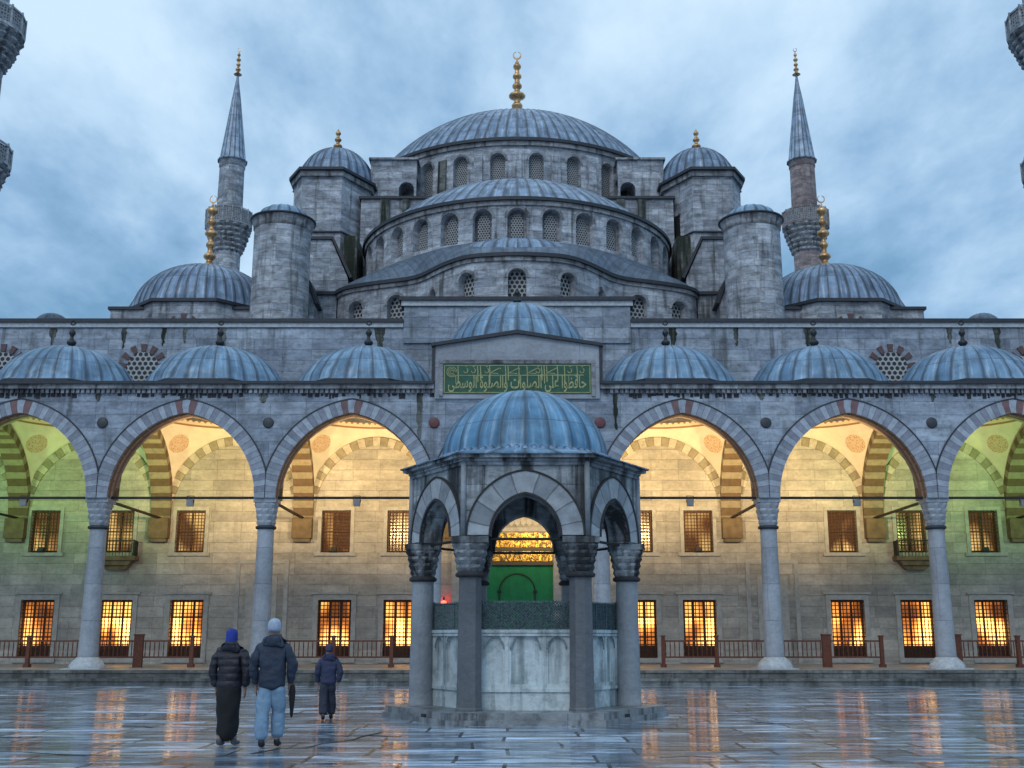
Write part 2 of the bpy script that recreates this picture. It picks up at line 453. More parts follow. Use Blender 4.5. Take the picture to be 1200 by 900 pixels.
M['moss'] = stone('mossy_stone', (.16,.17,.165), (.08,.09,.085), (.04,.04,.04), .8, .4, 1.0, (.016,.022,.014), .9, sthr=.44)
M['frieze'] = stone('frieze_stone', (.27,.28,.31), (.22,.23,.26), (.07,.07,.07), .5, .6, .95, (.022,.022,.026), sthr=.47)
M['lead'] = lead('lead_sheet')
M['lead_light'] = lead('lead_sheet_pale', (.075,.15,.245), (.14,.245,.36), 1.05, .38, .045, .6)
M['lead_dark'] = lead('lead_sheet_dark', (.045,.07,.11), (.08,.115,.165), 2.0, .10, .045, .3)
M['lead_edge'] = plain('lead_edge', (.035,.042,.055), .6, 0, .4)
M['lattice'] = lattice('pierced_plaster')
M['lattice_big'] = lattice('pierced_plaster_coarse', (.40,.41,.42), s=.21, r=.36)
M['gold'] = plain('gilt_copper', (.80,.50,.24), .38, .85, .35, 3, .05, (.30,.17,.09))
M['bronze'] = plain('dark_bronze', (.05,.055,.06), .5, .6, .4)
M['iron'] = plain('iron', (.035,.033,.033), .6, .4, .3)
M['opening_dark'] = plain('dark_opening', (.008,.009,.011), .9)  # near-black colour stands in for the darkness inside the slit
M['wood'] = plain('red_brown_wood', (.16,.045,.022), .5, 0, .45, 14)
M['window_wood'] = plain('window_wood', (.11,.045,.02), .5, 0, .4, 14)
M['glow_a'] = glow('lit_interior_a', 3.9, seed=1, thr=.53, zmask=True)
M['glow_b'] = glow('lit_interior_b', 3.0, seed=4, thr=.56, zmask=True)
M['glow_up'] = glow('lit_interior_upper', .6, (1,.33,.06), (1,.62,.2), .62, 2, .10)
M['vous_front'] = stripes('voussoirs_front', (.37,.415,.48), (.27,.295,.36), .17, cc=(.23,.13,.135), cw=.17)
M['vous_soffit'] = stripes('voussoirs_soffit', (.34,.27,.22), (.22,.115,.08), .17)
M['vous_inner'] = stripes('voussoirs_inner', (.55,.50,.42), (.33,.29,.21), .26, .3)
M['vous_tr'] = stripes('voussoirs_transverse', (.30,.25,.17), (.14,.09,.05), .27, .3)  # arch stones darkened to paint in the shade they stand in
M['vous_fount'] = stripes('voussoirs_fountain', (.36,.39,.42), (.28,.31,.345), .27, .8)
M['vous_fan'] = stripes('voussoirs_fan', (.42,.40,.38), (.20,.10,.09), .17, .3)
M['marble_fount'] = stone('marble_fountain', (.32,.35,.38), (.24,.265,.295), (.09,.10,.11), 1.4, .45, .95, (.03,.033,.035), .6, sthr=.5)
M['fount_step'] = stone('fountain_step', (.27,.29,.31), (.21,.23,.25), (.04,.045,.05), 1.1, 1.3, .9, (.03,.035,.04), .4, sthr=.5, course=.3)
M['fount_dark'] = stone('marble_fountain_weathered', (.34,.37,.40), (.24,.265,.29), (.07,.08,.085), 1.2, .5, 1.0, (.022,.024,.026), .65, sthr=.45, blotch=.9)
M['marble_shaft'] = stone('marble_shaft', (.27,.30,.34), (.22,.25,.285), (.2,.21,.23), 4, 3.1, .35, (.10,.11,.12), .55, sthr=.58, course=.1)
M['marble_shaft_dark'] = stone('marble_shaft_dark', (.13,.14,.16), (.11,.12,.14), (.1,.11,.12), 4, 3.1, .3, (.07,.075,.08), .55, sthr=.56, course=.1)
M['basin'] = stone('basin_marble', (.54,.62,.65), (.46,.54,.58), (.2,.23,.25), 3, 3, .8, (.08,.115,.125), .45, sthr=.52, mort=.002, course=.15)
M['patina'] = plain('patina_grille', (.03,.055,.065), .55, .3, .5, 26, c2=(.14,.20,.21))
M['plinth'] = plain('plinth_marble', (.50,.54,.58), .5, 0, .3, 8)
M['porphyry'] = plain('porphyry', (.16,.05,.055), .5)
M['fan_red'] = plain('fan_red_stone', (.13,.075,.075), .7)
M['slate_disc'] = plain('slate_disc', (.045,.05,.06), .5)

def plaster_mat(name, base, paint):
    m, nt, b = mat(name)
    pos = geopos(nt)
    col = mixc(nt, .6, base, ramp(nt, noise(nt, pos, 2, 4, .6), [(.3, .8), (.65, 1.08)]), 'MULTIPLY')
    nt.links.new(col, b.inputs['Base Color']); b.inputs['Roughness'].default_value = .85
    return m
M['plaster'] = plaster_mat('vault_plaster', (.72,.66,.55), None)
def roundel_mat():
    m, nt, b = mat('painted_roundel')
    u = nt.nodes.new('ShaderNodeUVMap'); u.uv_map = 'UVMap'
    n = nt.nodes.new('ShaderNodeTexVoronoi'); n.inputs['Scale'].default_value = 16; nt.links.new(u.outputs[0], n.inputs['Vector'])
    col = mixc(nt, ramp(nt, n.outputs['Distance'], [(.25, 0.0), (.4, 1.0)]), (.36,.15,.07), (.62,.48,.34))
    nt.links.new(col, b.inputs['Base Color']); b.inputs['Roughness'].default_value = .8
    return m
M['roundel'] = roundel_mat()
def ring_mat():
    m, nt, b = mat('painted_band')
    u = nt.nodes.new('ShaderNodeUVMap'); u.uv_map = 'UVMap'
    sp = nt.nodes.new('ShaderNodeSeparateXYZ'); nt.links.new(u.outputs[0], sp.inputs[0])
    # interlaced scroll: two sine strands
    x = math_(nt, 'MULTIPLY', sp.outputs[0], 13); y = math_(nt, 'SUBTRACT', math_(nt, 'MULTIPLY', sp.outputs[1], 11), 2.4)
    a = math_(nt, 'ABSOLUTE', math_(nt, 'SUBTRACT', y, math_(nt, 'SINE', x)))
    c = math_(nt, 'ABSOLUTE', math_(nt, 'ADD', y, math_(nt, 'SINE', x)))
    hit = math_(nt, 'MAXIMUM', math_(nt, 'LESS_THAN', math_(nt, 'MINIMUM', a, c), .3), math_(nt, 'GREATER_THAN', math_(nt, 'ABSOLUTE', y), 1.9))
    col = mixc(nt, hit, (.66,.56,.42), (.30,.16,.08))
    nt.links.new(col, b.inputs['Base Color']); b.inputs['Roughness'].default_value = .8
    return m
M['band'] = ring_mat()
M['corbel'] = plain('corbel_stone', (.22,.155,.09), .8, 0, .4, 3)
def fret_mat():
    m, nt, b = mat('parapet_fretwork')
    u = nt.nodes.new('ShaderNodeUVMap'); u.uv_map = 'UVMap'
    n = nt.nodes.new('ShaderNodeTexVoronoi'); n.inputs['Scale'].default_value = 7; n.inputs['Randomness'].default_value = .3
    nt.links.new(u.outputs[0], n.inputs['Vector'])
    col = mixc(nt, ramp(nt, n.outputs['Distance'], [(.28, 0.0), (.36, 1.0)]), (.03,.035,.04), (.26,.27,.285))
    nt.links.new(col, b.inputs['Base Color']); b.inputs['Roughness'].default_value = .8
    return m
M['fret'] = fret_mat()

def paving_mat():
    m, nt, b = mat('wet_marble_paving')
    pos = geopos(nt)
    wob = nt.nodes.new('ShaderNodeTexNoise'); wob.inputs['Scale'].default_value = .35; wob.inputs['Detail'].default_value = 2
    nt.links.new(pos, wob.inputs['Vector'])
    vm = nt.nodes.new('ShaderNodeVectorMath'); vm.operation = 'SCALE'; nt.links.new(wob.outputs['Color'], vm.inputs[0]); vm.inputs['Scale'].default_value = .35
    va = nt.nodes.new('ShaderNodeVectorMath'); va.operation = 'ADD'; nt.links.new(pos, va.inputs[0]); nt.links.new(vm.outputs[0], va.inputs[1])
    br = nt.nodes.new('ShaderNodeTexBrick'); nt.links.new(va.outputs[0], br.inputs['Vector'])
    br.offset = .37; br.offset_frequency = 2; br.squash = .7; br.squash_frequency = 3
    for k, v in (('Scale',1),('Mortar Size',.03),('Mortar Smooth',.2),('Bias',0),('Brick Width',1.9),('Row Height',.95)): br.inputs[k].default_value = v
    br.inputs['Color1'].default_value = (.34,.43,.54,1); br.inputs['Color2'].default_value = (.12,.16,.215,1); br.inputs['Mortar'].default_value = (.025,.028,.032,1)  # slab blue is partly the sky's reflection, painted into the colour
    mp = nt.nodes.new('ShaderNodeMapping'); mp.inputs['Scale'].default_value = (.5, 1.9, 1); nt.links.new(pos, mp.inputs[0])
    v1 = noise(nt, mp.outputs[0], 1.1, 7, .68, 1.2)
    c = mixc(nt, .9, br.outputs['Color'], ramp(nt, v1, [(.36, .22), (.5, .8), (.60, 2.2)]), 'MULTIPLY')  # marble streaks; the pale patches also paint in reflected sky
    nt.links.new(c, b.inputs['Base Color'])
    v2 = noise(nt, mp.outputs[0], .9, 5, .6, .6)
    r = ramp(nt, v2, [(.42, .04), (.52, .09), (.62, .45)])
    nt.links.new(r, b.inputs['Roughness'])
    b.inputs['IOR'].default_value = 1.5
    # worn, uneven slabs: long shallow ripples, low joints
    mp2 = nt.nodes.new('ShaderNodeMapping'); mp2.inputs['Scale'].default_value = (.16, 2.6, 1); nt.links.new(pos, mp2.inputs[0])
    v3 = noise(nt, mp2.outputs[0], 1.6, 4, .62, .3)
    h = math_(nt, 'ADD', math_(nt, 'MULTIPLY', v1, .05), math_(nt, 'MULTIPLY', v3, 1.0))
    h = math_(nt, 'SUBTRACT', h, math_(nt, 'MULTIPLY', br.outputs['Fac'], .15))
    bump(nt, b, h, .34, .06)
    return m
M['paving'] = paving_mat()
M['step'] = stone('step_stone', (.17,.175,.17), (.11,.115,.115), (.04,.04,.04), 1.9, 2.0, .85, (.03,.035,.03), .45, sthr=.5)
M['floor'] = stone('platform_floor', (.36,.34,.32), (.28,.27,.26), (.1,.1,.1), 1.2, .8, .3, rough=.4)

# ------------------------------------------------------------------ camera
PITCH = 12.8
cam = bpy.data.cameras.new('camera')
cam.sensor_width = 36; cam.lens = 36*1300/1200
cam.shift_x = -6/1200
cam.clip_end = 3000
co = bpy.data.objects.new('camera', cam); COL.objects.link(co)
co.location = (0, 0, 1.6)
co.rotation_euler = (R_(90+PITCH), R_(0), 0)
sc.camera = co

# ------------------------------------------------------------------ setting
g = MB()
N_ = 24
for i in range(1):
    g.face([(-300,-200,0),(300,-200,0),(300,400,0),(-300,400,0)])
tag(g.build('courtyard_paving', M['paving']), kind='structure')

g = MB()
X0, X1 = -25.5, 25.5
g.box(X0, X1, 33.0, 45, -.02, .40)
g.box(X0, X1, 33.42, 45, .402, .62)
# slightly projecting nosings
for y, z in ((33.0,.40),(33.42,.62)):
    x = X0
    while x < X1:
        L = random.uniform(1.6, 2.6)
        g.box(x+.006, min(x+L, X1)-.006, y-.035, y+.25, z-.07, z+.004+random.uniform(0,.006))
        x += L
tag(g.build('terrace_steps', M['step']), kind='structure')
g = MB(); g.box(X0, X1, 33.7, 40.65, .60, .632)
tag(g.build('terrace_floor', M['floor']), kind='structure')

# cracks: open joints between worn slabs, left of the fountain
def crack(pts, w, name):
    mb = MB()
    for i in range(len(pts)-1):
        a = Vector((*pts[i], .005)); b = Vector((*pts[i+1], .005))
        n = Vector((-(b-a).y, (b-a).x, 0)).normalized()*w*random.uniform(.6, 1.4)
        mb.face([a-n, b-n, b+n, a+n])
    return mb
cm = plain('crack_dark', (.012,.013,.015), .9)
cm1 = crack([(-3.7,16.2),(-3.45,16.9),(-3.1,17.0),(-2.95,17.7),(-2.6,18.3),(-2.5,19.0),(-2.3,19.7)], .03, 'c')
for a in range(48):
    x = random.uniform(-10, 11); y = random.uniform(15.5, 31)
    pts = [(x, y)]
    for k in range(random.randint(2, 4)):
        x += random.uniform(.25, .7); y += random.uniform(-.35, .22)
        pts.append((x, y))
    c2 = crack(pts, random.choice((.014,.02,.032)), 'c')
    b0 = len(cm1.v); cm1.v += c2.v; cm1.f += [tuple(i+b0 for i in f) for f in c2.f]; cm1.uv += c2.uv; cm1.mi += c2.mi; cm1.sm += c2.sm
tag(cm1.build('pavement_cracks', cm), kind='structure')

# ------------------------------------------------------------------ finials
def finial_prof(h, r, balls):
    """list of (r,z): foot, tapering stem with bulbs"""
    p = [(r*1.5, 0), (r*1.25, h*.02), (r*.75, h*.06), (r*.55, h*.10)]
    z = h*.10; zt = h*.86
    n = len(balls)
    for i, br in enumerate(balls):
        zc = z + (zt - z)*(i+.5)/n
        hh = (zt - z)/n*.5
        stem = r*(.42 - .22*i/n)
        p += [(stem, zc-hh*.95), (br*r*.6, zc-hh*.6), (br*r*.93, zc-hh*.3), (br*r, zc), (br*r*.88, zc+hh*.28), (br*r*.5, zc+hh*.52), (stem, zc+hh*.8)]
    p += [(r*.12, zt), (r*.08, h*.9)]
    return p
def finial(c, h, r, balls, m, parent, name='finial', crescent=True):
    mb = MB(); mb.lathe(c, finial_prof(h, r, balls), 14)
    o = mb.build(name, m, parent)
    if crescent:
        mb = MB(); cr = max(h*.05, .16); cz = c[2] + h*.9 + cr*.8
        n = 20
        for i in range(n):
            a0 = R_(-258 + 336*i/n); a1 = R_(-258 + 336*(i+1)/n)
            def q(a, k, t):
                w = .30*cr*math.sin(PI*k/n) + .02*cr
                rr = cr + (-w if t else 0.0)
                return (c[0] + rr*math.cos(a), cz + rr*math.sin(a))
            th = cr*.12
            A, B, Cc, D = q(a0,i,0), q(a1,i+1,0), q(a1,i+1,1), q(a0,i,1)
            y0, y1 = c[1]-th, c[1]+th
            mb.face([(A[0],y0,A[1]),(B[0],y0,B[1]),(Cc[0],y0,Cc[1]),(D[0],y0,D[1])])
            mb.face([(A[0],y1,A[1]),(B[0],y1,B[1]),(Cc[0],y1,Cc[1]),(D[0],y1,D[1])])
            mb.face([(A[0],y0,A[1]),(B[0],y0,B[1]),(B[0],y1,B[1]),(A[0],y1,A[1])])
            mb.face([(D[0],y0,D[1]),(Cc[0],y0,Cc[1]),(Cc[0],y1,Cc[1]),(D[0],y1,D[1])])
        mb.build('crescent', m, o)
    return o

def dome_prof(r, h, z0=0, n=14, rt=.03, power=1.0, flare=0.0):
    p = []
    if flare: p += [(r+flare, -flare*.45), (r+flare*.45, -flare*.12)]
    for i in range(n+1):
        a = PI/2*i/n
        p.append((max(rt, r*math.cos(a)**power), z0 + h*math.sin(a)))
    return p
def lead_dome(c, r, h, nrib, m, parent, name='dome', rib=.035, flare=0.0, octf=None, sub=4, cap=None, a0=0, a1=2*PI, mi=0, loc=None, start=0, n=14):
    mb = MB()
    if cap is None:
        pr = dome_prof(r, h, n=n, flare=flare)
    else:           # spherical cap
        Rs = (r*r + h*h)/(2*h); pr = []
        th = math.asin(min(1, r/Rs))
        if flare: pr += [(r+flare, -flare*.3)]
        for i in range(n+1):
            a = th*(1-i/n); pr.append((max(.03, Rs*math.sin(a)), Rs*math.cos(a)-(Rs-h)))
    nn = len(pr)
    def rm(rr, a, i):
        k = a*nrib/(2*PI)*(2*PI/(a1-a0) if False else 1)
        f = (k % 1.0)
        d = min(f, 1-f)
        x = rr
        if d < .01 and i < nn-2: x = rr + rib
        if octf:
            t = max(0, 1 - i/octf[0])
            b = (a + PI/8) % (PI/4) - PI/8
            x = x*(1-t) + t*octf[1]/math.cos(b)
        return x
    segs = int(nrib*sub*(a1-a0)/(2*PI))
    mb.lathe(c, pr, segs, a0, a1, rmod=rm, upanel=sub)
    return mb.build(name, m, parent, loc)

def edge_strip(mb, F, u0, u1, z, out, h, du=.5, mi=0):
    """projecting moulding along F"""
    k = max(1, int((u1-u0)/du))
    for i in range(k):
        a = u0+(u1-u0)*i/k; b = u0+(u1-u0)*(i+1)/k
        mb.face([F(a,z,-out),F(b,z,-out),F(b,z+h,-out),F(a,z+h,-out)], uv=[(a,z),(b,z),(b,z+h),(a,z+h)], mi=mi)
        mb.face([F(a,z+h,-out),F(b,z+h,-out),F(b,z+h,.3),F(a,z+h,.3)], uv=[(a,0),(b,0),(b,.3),(a,.3)], mi=mi)
        mb.face([F(a,z,.02),F(b,z,.02),F(b,z,-out),F(a,z,-out)], uv=[(a,0),(b,0),(b,.3),(a,.3)], mi=mi)
    for u in (u0, u1):
        mb.face([F(u,z,-out),F(u,z,.3),F(u,z+h,.3),F(u,z+h,-out)], mi=mi)

# ------------------------------------------------------------------ MOSQUE
YW = 40.6
mosque = empty('mosque', (0, YW, 0), label='great grey stone mosque with tiers of lead domes rising behind the arcade', cat='mosque')
# --- courtyard facade of the prayer hall
F = planar(YW)
LOWX = [-22.4,-19.8,-17.2,-14.4,-11.85,-6.55,-4.2, 4.4,6.55,11.85,14.35,17.0,19.8,22.4]
UPX = [-22.4,-19.8,-17.2,-14.5,-11.9,-6.6,-4.2, 4.4,6.6,11.85,14.35,17.0,19.8,22.4]
low = [op(x,.60,.84,2.87,'rect') for x in LOWX]
up = [op(x,.53,4.55,6.08,'rect') for x in UPX]
door = op(0, 1.3, .6, 4.1, 'rect')
niches = [op(s*9.2, .62, .95, 4.05, 'rect') for s in (-1, 1)]
mb = MB()
mb.strip(F, -25.3, 25.3, 0, 4.3, low+[door], .28, du=2)
mb.strip(F, -25.3, 25.3, 4.3, 7.2, up, .28, du=2)
mb.strip(F, -25.3, 25.3, 7.2, 9.2, [], .3, du=2)
wall_in = mb.build('facade_wall', M['ashlar_inner'], mosque)
mb = MB()
mb.strip(F, -25.3, 25.3, 9.2, 13.22, [], .3, du=2)
mb.box(-25.3, 25.3, YW+.01, YW+1.0, 9.2, 13.2)
mb.box(-4.3, 4.3, YW-.08, YW+1.2, 12.4, 14.05)
mb.build('upper_wall', M['ashlar_front'], mosque)
mb = MB()
for a, b in ((-25.3,-4.32),(4.32,25.3)):
    mb.box(a, b, YW-.16, YW+1.05, 13.2, 13.34)
mb.box(-4.5, 4.5, YW-.26, YW+1.25, 14.04, 14.18)
mb.build('coping', M['lead_edge'], mosque)
mb = MB()
for a, b in ((-25.3,-4.32),(4.32,25.3)):
    mb.box(a, b, YW-.08, YW+.0, 13.02, 13.2)
mb.box(-4.4, 4.4, YW-.17, YW-.08, 13.84, 14.04)
mb.build('cornice_moulding', M['plinth'], mosque)

def grille(parent, x, w, z0, z1, y, nx, nz, r=.016):
    mb = MB()
    for i in range(nx):
        X = x - w + 2*w*(i+.5)/nx
        mb.bar((X,y,z0),(X,y,z1), r, 4)
    for j in range(nz):
        Z = z0 + (z1-z0)*(j+.5)/nz
        mb.bar((x-w,y-.012,Z),(x+w,y-.012,Z), r, 4)
    return mb.build('grille', M['iron_red'], parent)
M['iron_red'] = plain('rusty_iron', (.10,.035,.018), .6, .2, .4)
def hall_window(x, hw, z0, z1, gm, upper):
    # marble surround is the window's own mesh; grille, casement and pane are sub-parts
    mb = MB()
    t = .17 if not upper else .13
    y0, y1 = YW-.05, YW+.02
    mb.box(x-hw-t, x-hw, y0, y1, z0, z1+t); mb.box(x+hw, x+hw+t, y0, y1, z0, z1+t)
    mb.box(x-hw, x+hw, y0, y1, z1, z1+t)
    if upper: mb.box(x-hw-t-.1, x+hw+t+.1, y0-.06, y1, z0-.12, z0)
    else:
        mb.box(x-hw-t-.08, x+hw+t+.08, y0-.04, y1, z1+t+.02, z1+t+.09)
        mb.box(x-hw-t, x+hw+t, y0-.02, y1, z0-.16, z0)
    w = mb.build('window', M['surround'], mosque)
    mb = MB(); mb.face([(x-hw,YW+.27,z0),(x+hw,YW+.27,z0),(x+hw,YW+.27,z1),(x-hw,YW+.27,z1)])
    mb.build('pane', gm, w)
    mb = MB(); yy = YW+.2
    f = .07
    zt = z0 + (z1-z0)*.70
    for X in (x-hw, x+hw-f): mb.box(X, X+f, yy, yy+.06, z0, z1)
    mb.box(x-hw+f, x+hw-f, yy, yy+.06, z0, z0+.09); mb.box(x-hw+f, x+hw-f, yy, yy+.06, z1-f, z1)
    if upper:
        mb.box(x-.03, x+.03, yy+.005, yy+.055, z0+.09, z1-f)
        mb.box(x-hw+f, x-.03, yy+.01, yy+.05, z0+.75, z0+.80); mb.box(x+.03, x+hw-f, yy+.01, yy+.05, z0+.75, z0+.80)
    else:
        for k in (-1, 1):
            X = x + k*hw*.33
            mb.box(X-.035, X+.035, yy+.005, yy+.055, z0+.09, z1-f)
        for Z in (zt, z0+.72):
            mb.box(x-hw+f, x+hw-f, yy+.012, yy+.04, Z-.035 if Z == zt else Z-.02, Z+.035 if Z == zt else Z+.02)
        mb.box(x-hw+f, x+hw-f, yy+.012, yy+.04, z0+.09, z0+.42)
    mb.build('casement', M['window_wood'], w)
    if upper: grille(w, x, hw, z0, z1, YW+.10, 9, 13, .018)
    else: grille(w, x, hw, z0, z1, YW+.10, 9, 15, .022)
M['surround'] = plain('window_surround', (.50,.485,.455), .7, 0, .25, 5)
for i, x in enumerate(LOWX): hall_window(x, .60, .84, 2.87, M['glow_a'] if i % 3 != 2 else M['glow_b'], False)
for i, x in enumerate(UPX): hall_window(x, .53, 4.55, 6.08, M['glow_up'], True)
# blind niches behind the second columns
for s in (-1, 1):
    mb = MB(); x = s*9.2
    for (a, b) in ((x-.95,x-.80),(x+.80,x+.95)): mb.box(a, b, YW-.045, YW+.01, .64, 4.3)
    mb.box(x-.80, x+.80, YW-.045, YW+.01, 4.15, 4.3)
    mb.box(x-.55, x+.55, YW-.03, YW+.01, .64, 3.7)
    mb.build('niche_frame', M['surround'], mosque)
# marble bracket balconies
for s in (-1, 1):
    x = s*14.45 if s < 0 else 14.35
    mb = MB()
    mb.box(x-.75, x+.75, YW-.50, YW-.001, 4.25, 4.40)
    mb.xprism([(x-.62,4.25),(x-.50,4.08),(x+.50,4.08),(x+.62,4.25)], YW-.40, YW-.002)
    mb.xprism([(x-.50,4.08),(x-.34,3.92),(x+.34,3.92),(x+.50,4.08)], YW-.28, YW-.003)
    b_ = mb.build('balcony', M['corbel'], mosque)  # darker corbel colour paints in the shade on this marble
    mb = MB()
    for X in (x-.72, x+.72-.05): mb.box(X, X+.05, YW-.48, YW-.1, 4.4, 4.95)
    for k in range(12): 
        X = x-.66+k*.12; mb.bar((X,YW-.46,4.4),(X,YW-.46,4.95), .012, 4)
    mb.bar((x-.72,YW-.46,4.96),(x+.72,YW-.46,4.96), .022, 6)
    mb.build('railing', M['iron'], b_)

# portal in the middle
mb = MB()
mb.box(-2.35,-1.75, YW-.30, YW+.01, .62, 7.3); mb.box(1.75,2.35, YW-.30, YW+.01, .62, 7.3)
mb.box(-1.75,1.75, YW-.30, YW+.01, 6.9, 7.3)
mb.box(-1.6,-1.32, YW-.12, YW+.01, .62, 5.45); mb.box(1.32,1.6, YW-.12, YW+.01, .62, 5.45)
mb.box(-1.32,1.32, YW-.12, YW+.01, 5.3, 5.45)
mb.box(-1.75,-1.68, YW-.34, YW-.3, .62, 6.9); mb.box(1.68,1.75, YW-.34, YW-.3, .62, 6.9)
# stepped stalactite hood
for k in range(5):
    z = 5.5 + k*.26; hw = 1.65 - k*.30
    n = max(2, int(hw*2/.22))
    for i in range(n):
        a = -hw + 2*hw*i/n; b = -hw + 2*hw*(i+1)/n
        mb.xprism([(a+.01,z+.25),(a+.01,z+.1),((a+b)/2,z),(b-.01,z+.1),(b-.01,z+.25)], YW-.05-.045*k, YW-.002)
portal = mb.build('portal', M['surround'], mosque)
M['portal_dark'] = plain('portal_lintel', (.07,.05,.035), .5)
mb = MB(); mb.box(-1.31, 1.31, YW-.10, YW+.2, 4.10, 4.22); mb.box(-1.31,1.31,YW-.09,YW+.02,4.62,4.72)
mb.build('lintel', M['portal_dark'], portal)
def gold_script():
    m, nt, b = mat('gilded_script')
    u = uvmap(nt, 9, 5)
    n = noise(nt, u, 1.6, 3, .7, 1.4)
    f = ramp(nt, n, [(.47, 0.0), (.52, 1.0)])
    nt.links.new(mixc(nt, f, (.09,.05,.015), (.85,.52,.10)), b.inputs['Base Color'])
    nt.links.new(math_(nt, 'MULTIPLY', f, .6), b.inputs['Metallic'])
    b.inputs['Roughness'].default_value = .4
    bump(nt, b, f, .5, .02)
    return m
M['gold_script'] = gold_script()
for z0, z1 in ((4.24,4.60),(4.74,5.26)):
    mb = MB(); mb.box(-1.28, 1.28, YW-.07, YW+.02, z0, z1)
    mb.build('gilded_panel', M['gold_script'], portal)
M['curtain'] = plain('green_curtain', (.015,.26,.10), .8, 0, .2, 2.5)
M['curtain_trim'] = plain('curtain_trim', (.01,.035,.02), .7)
mb = MB(); n = 90
for i in range(n):
    a = -1.3+2.6*i/n; b = -1.3+2.6*(i+1)/n
    fa = YW+.12+.012*math.sin(a*9)+.004*math.sin(a*31); fb = YW+.12+.012*math.sin(b*9)+.004*math.sin(b*31)
    mb.face([(a,fa,.64),(b,fb,.64),(b,fb,4.1),(a,fa,4.1)], smooth=True)
cur = mb.build('door_curtain', M['curtain'], portal)
mb = MB(); Fp = planar(YW+.06)
mb.ring(Fp, op(0,.62,.7,3.15,'round'), .05, 0, .02, legs=2.3)
for k in (-1,1): mb.box(k*.645-.07, k*.645+.07, YW+.05, YW+.08, 3.1, 3.2)
mb.build('embroidered_arch', M['curtain_trim'], cur)

# lunette windows above the arcade roof
FAN = MB()
for x in (-19.4, -14.1, 14.1, 19.4):
    o = op(x, .60, 10.8, 11.45, 'round')
    mb = MB(); mb.pane(planar(YW-.03), o, 0, 14)
    l = mb.build('lunette_window', M['lattice_big'], mosque)
    mb = MB()
    n = 13
    for i in range(n):
        if i % 2: continue
        a0 = PI*i/n; a1 = PI*(i+1)/n
        r0, r1 = .62, .92
        mb.xprism([(x-r0*math.cos(a0),11.45+r0*math.sin(a0)),(x-r0*math.cos(a1),11.45+r0*math.sin(a1)),
                   (x-r1*math.cos(a1),11.45+r1*math.sin(a1)),(x-r1*math.cos(a0),11.45+r1*math.sin(a0))], YW-.05, YW-.001)
    mb.build('voussoir_fan', M['fan_red'], l)

def stain_strip(par, x, y, z0, z1, w, m='moss'):
    mb = MB(); n = 9
    L = []; 
    for i in range(n+1):
        t = i/n; ww = w*(1-.75*t**1.5)*random.uniform(.8,1.15)
        L.append((x-ww/2+random.uniform(-.03,.03), x+ww/2+random.uniform(-.03,.03), z1+(z0-z1)*t))
    for i in range(n):
        a, b_ = L[i], L[i+1]
        mb.face([(b_[0],y-.012,b_[2]),(b_[1],y-.012,b_[2]),(a[1],y-.012,a[2]),(a[0],y-.012,a[2])])
        mb.face([(b_[0],y,b_[2]),(b_[0],y-.012,b_[2]),(a[0],y-.012,a[2]),(a[0],y,a[2])]); mb.face([(b_[1],y-.012,b_[2]),(b_[1],y,b_[2]),(a[1],y,a[2]),(a[1],y-.012,a[2])])
    mb.build('damp_stain', M[m], par)
for x, z0, w in ((-11.2,11.8,.35),(-5.2,12.0,.4),(-14.9,12.2,.2),(-13.4,12.3,.18),(-12.6,12.4,.15),(5.9,12.0,.3),(11.1,11.9,.45),(8.3,12.3,.2),(16.4,12.4,.2),(18.2,12.2,.3),(-17.6,12.3,.25)):
    stain_strip(mosque, x, YW, z0, 13.0, w)
# --- body of the hall behind
mb = MB()
mb.box(-21.2, 21.2, YW+1.0, 92, 0, 12.9)
mb.build('hall_body', M['ashlar_upper'], mosque)
mb = MB(); mb.box(-21.0, 21.0, YW+1.1, 91.8, 12.9, 13.05)
mb.build('hall_roof', M['lead_dark'], mosque)

# --- lowest tier: wavy exedra wall
half = [(0,43.0),(1.0,43.08),(2.0,43.35),(2.8,44.05),(3.5,44.95),(4.05,45.7),(4.7,46.2),(5.7,46.6),(6.8,47.05),(7.7,47.6),(8.15,48.3),(8.25,49.4),(8.3,51.0)]
ctrl = [(-x,y) for x,y in reversed(half[1:])] + half
def catmull(P, n=8):
    out = []
    for i in range(len(P)-1):
        p0 = Vector(P[max(0,i-1)]); p1 = Vector(P[i]); p2 = Vector(P[i+1]); p3 = Vector(P[min(len(P)-1,i+2)])
        for k in range(n):
            t = k/n
            out.append(.5*((2*p1)+(p2-p0)*t+(2*p0-5*p1+4*p2-p3)*t*t+(3*p1-p0-3*p2+p3)*t**3))
    out.append(Vector(P[-1])); return out
CV = catmull(ctrl)
CL = [0]
for i in range(1, len(CV)): CL.append(CL[-1] + (CV[i]-CV[i-1]).length)
UH = CL[-1]/2
def curve_at(u):
    L = u + UH
    L = min(max(L, 0), CL[-1]-1e-6)
    import bisect
    i = max(0, bisect.bisect_right(CL, L)-1); i = min(i, len(CV)-2)
    t = (L-CL[i])/(CL[i+1]-CL[i])
    return CV[i].lerp(CV[i+1], t), (CV[i+1]-CV[i]).normalized()
def FC(u, z, d):
    p, t = curve_at(u)
    n = Vector((-t.y, t.x))      # inward (towards +y)
    if u < -UH: p = p + t*(u+UH)
    return (p.x + n.x*d, p.y + n.y*d, z)
def u_of_x(x):
    best = min(range(len(CV)), key=lambda i: abs(CV[i].x - x)); return CL[best]-UH
wins = []
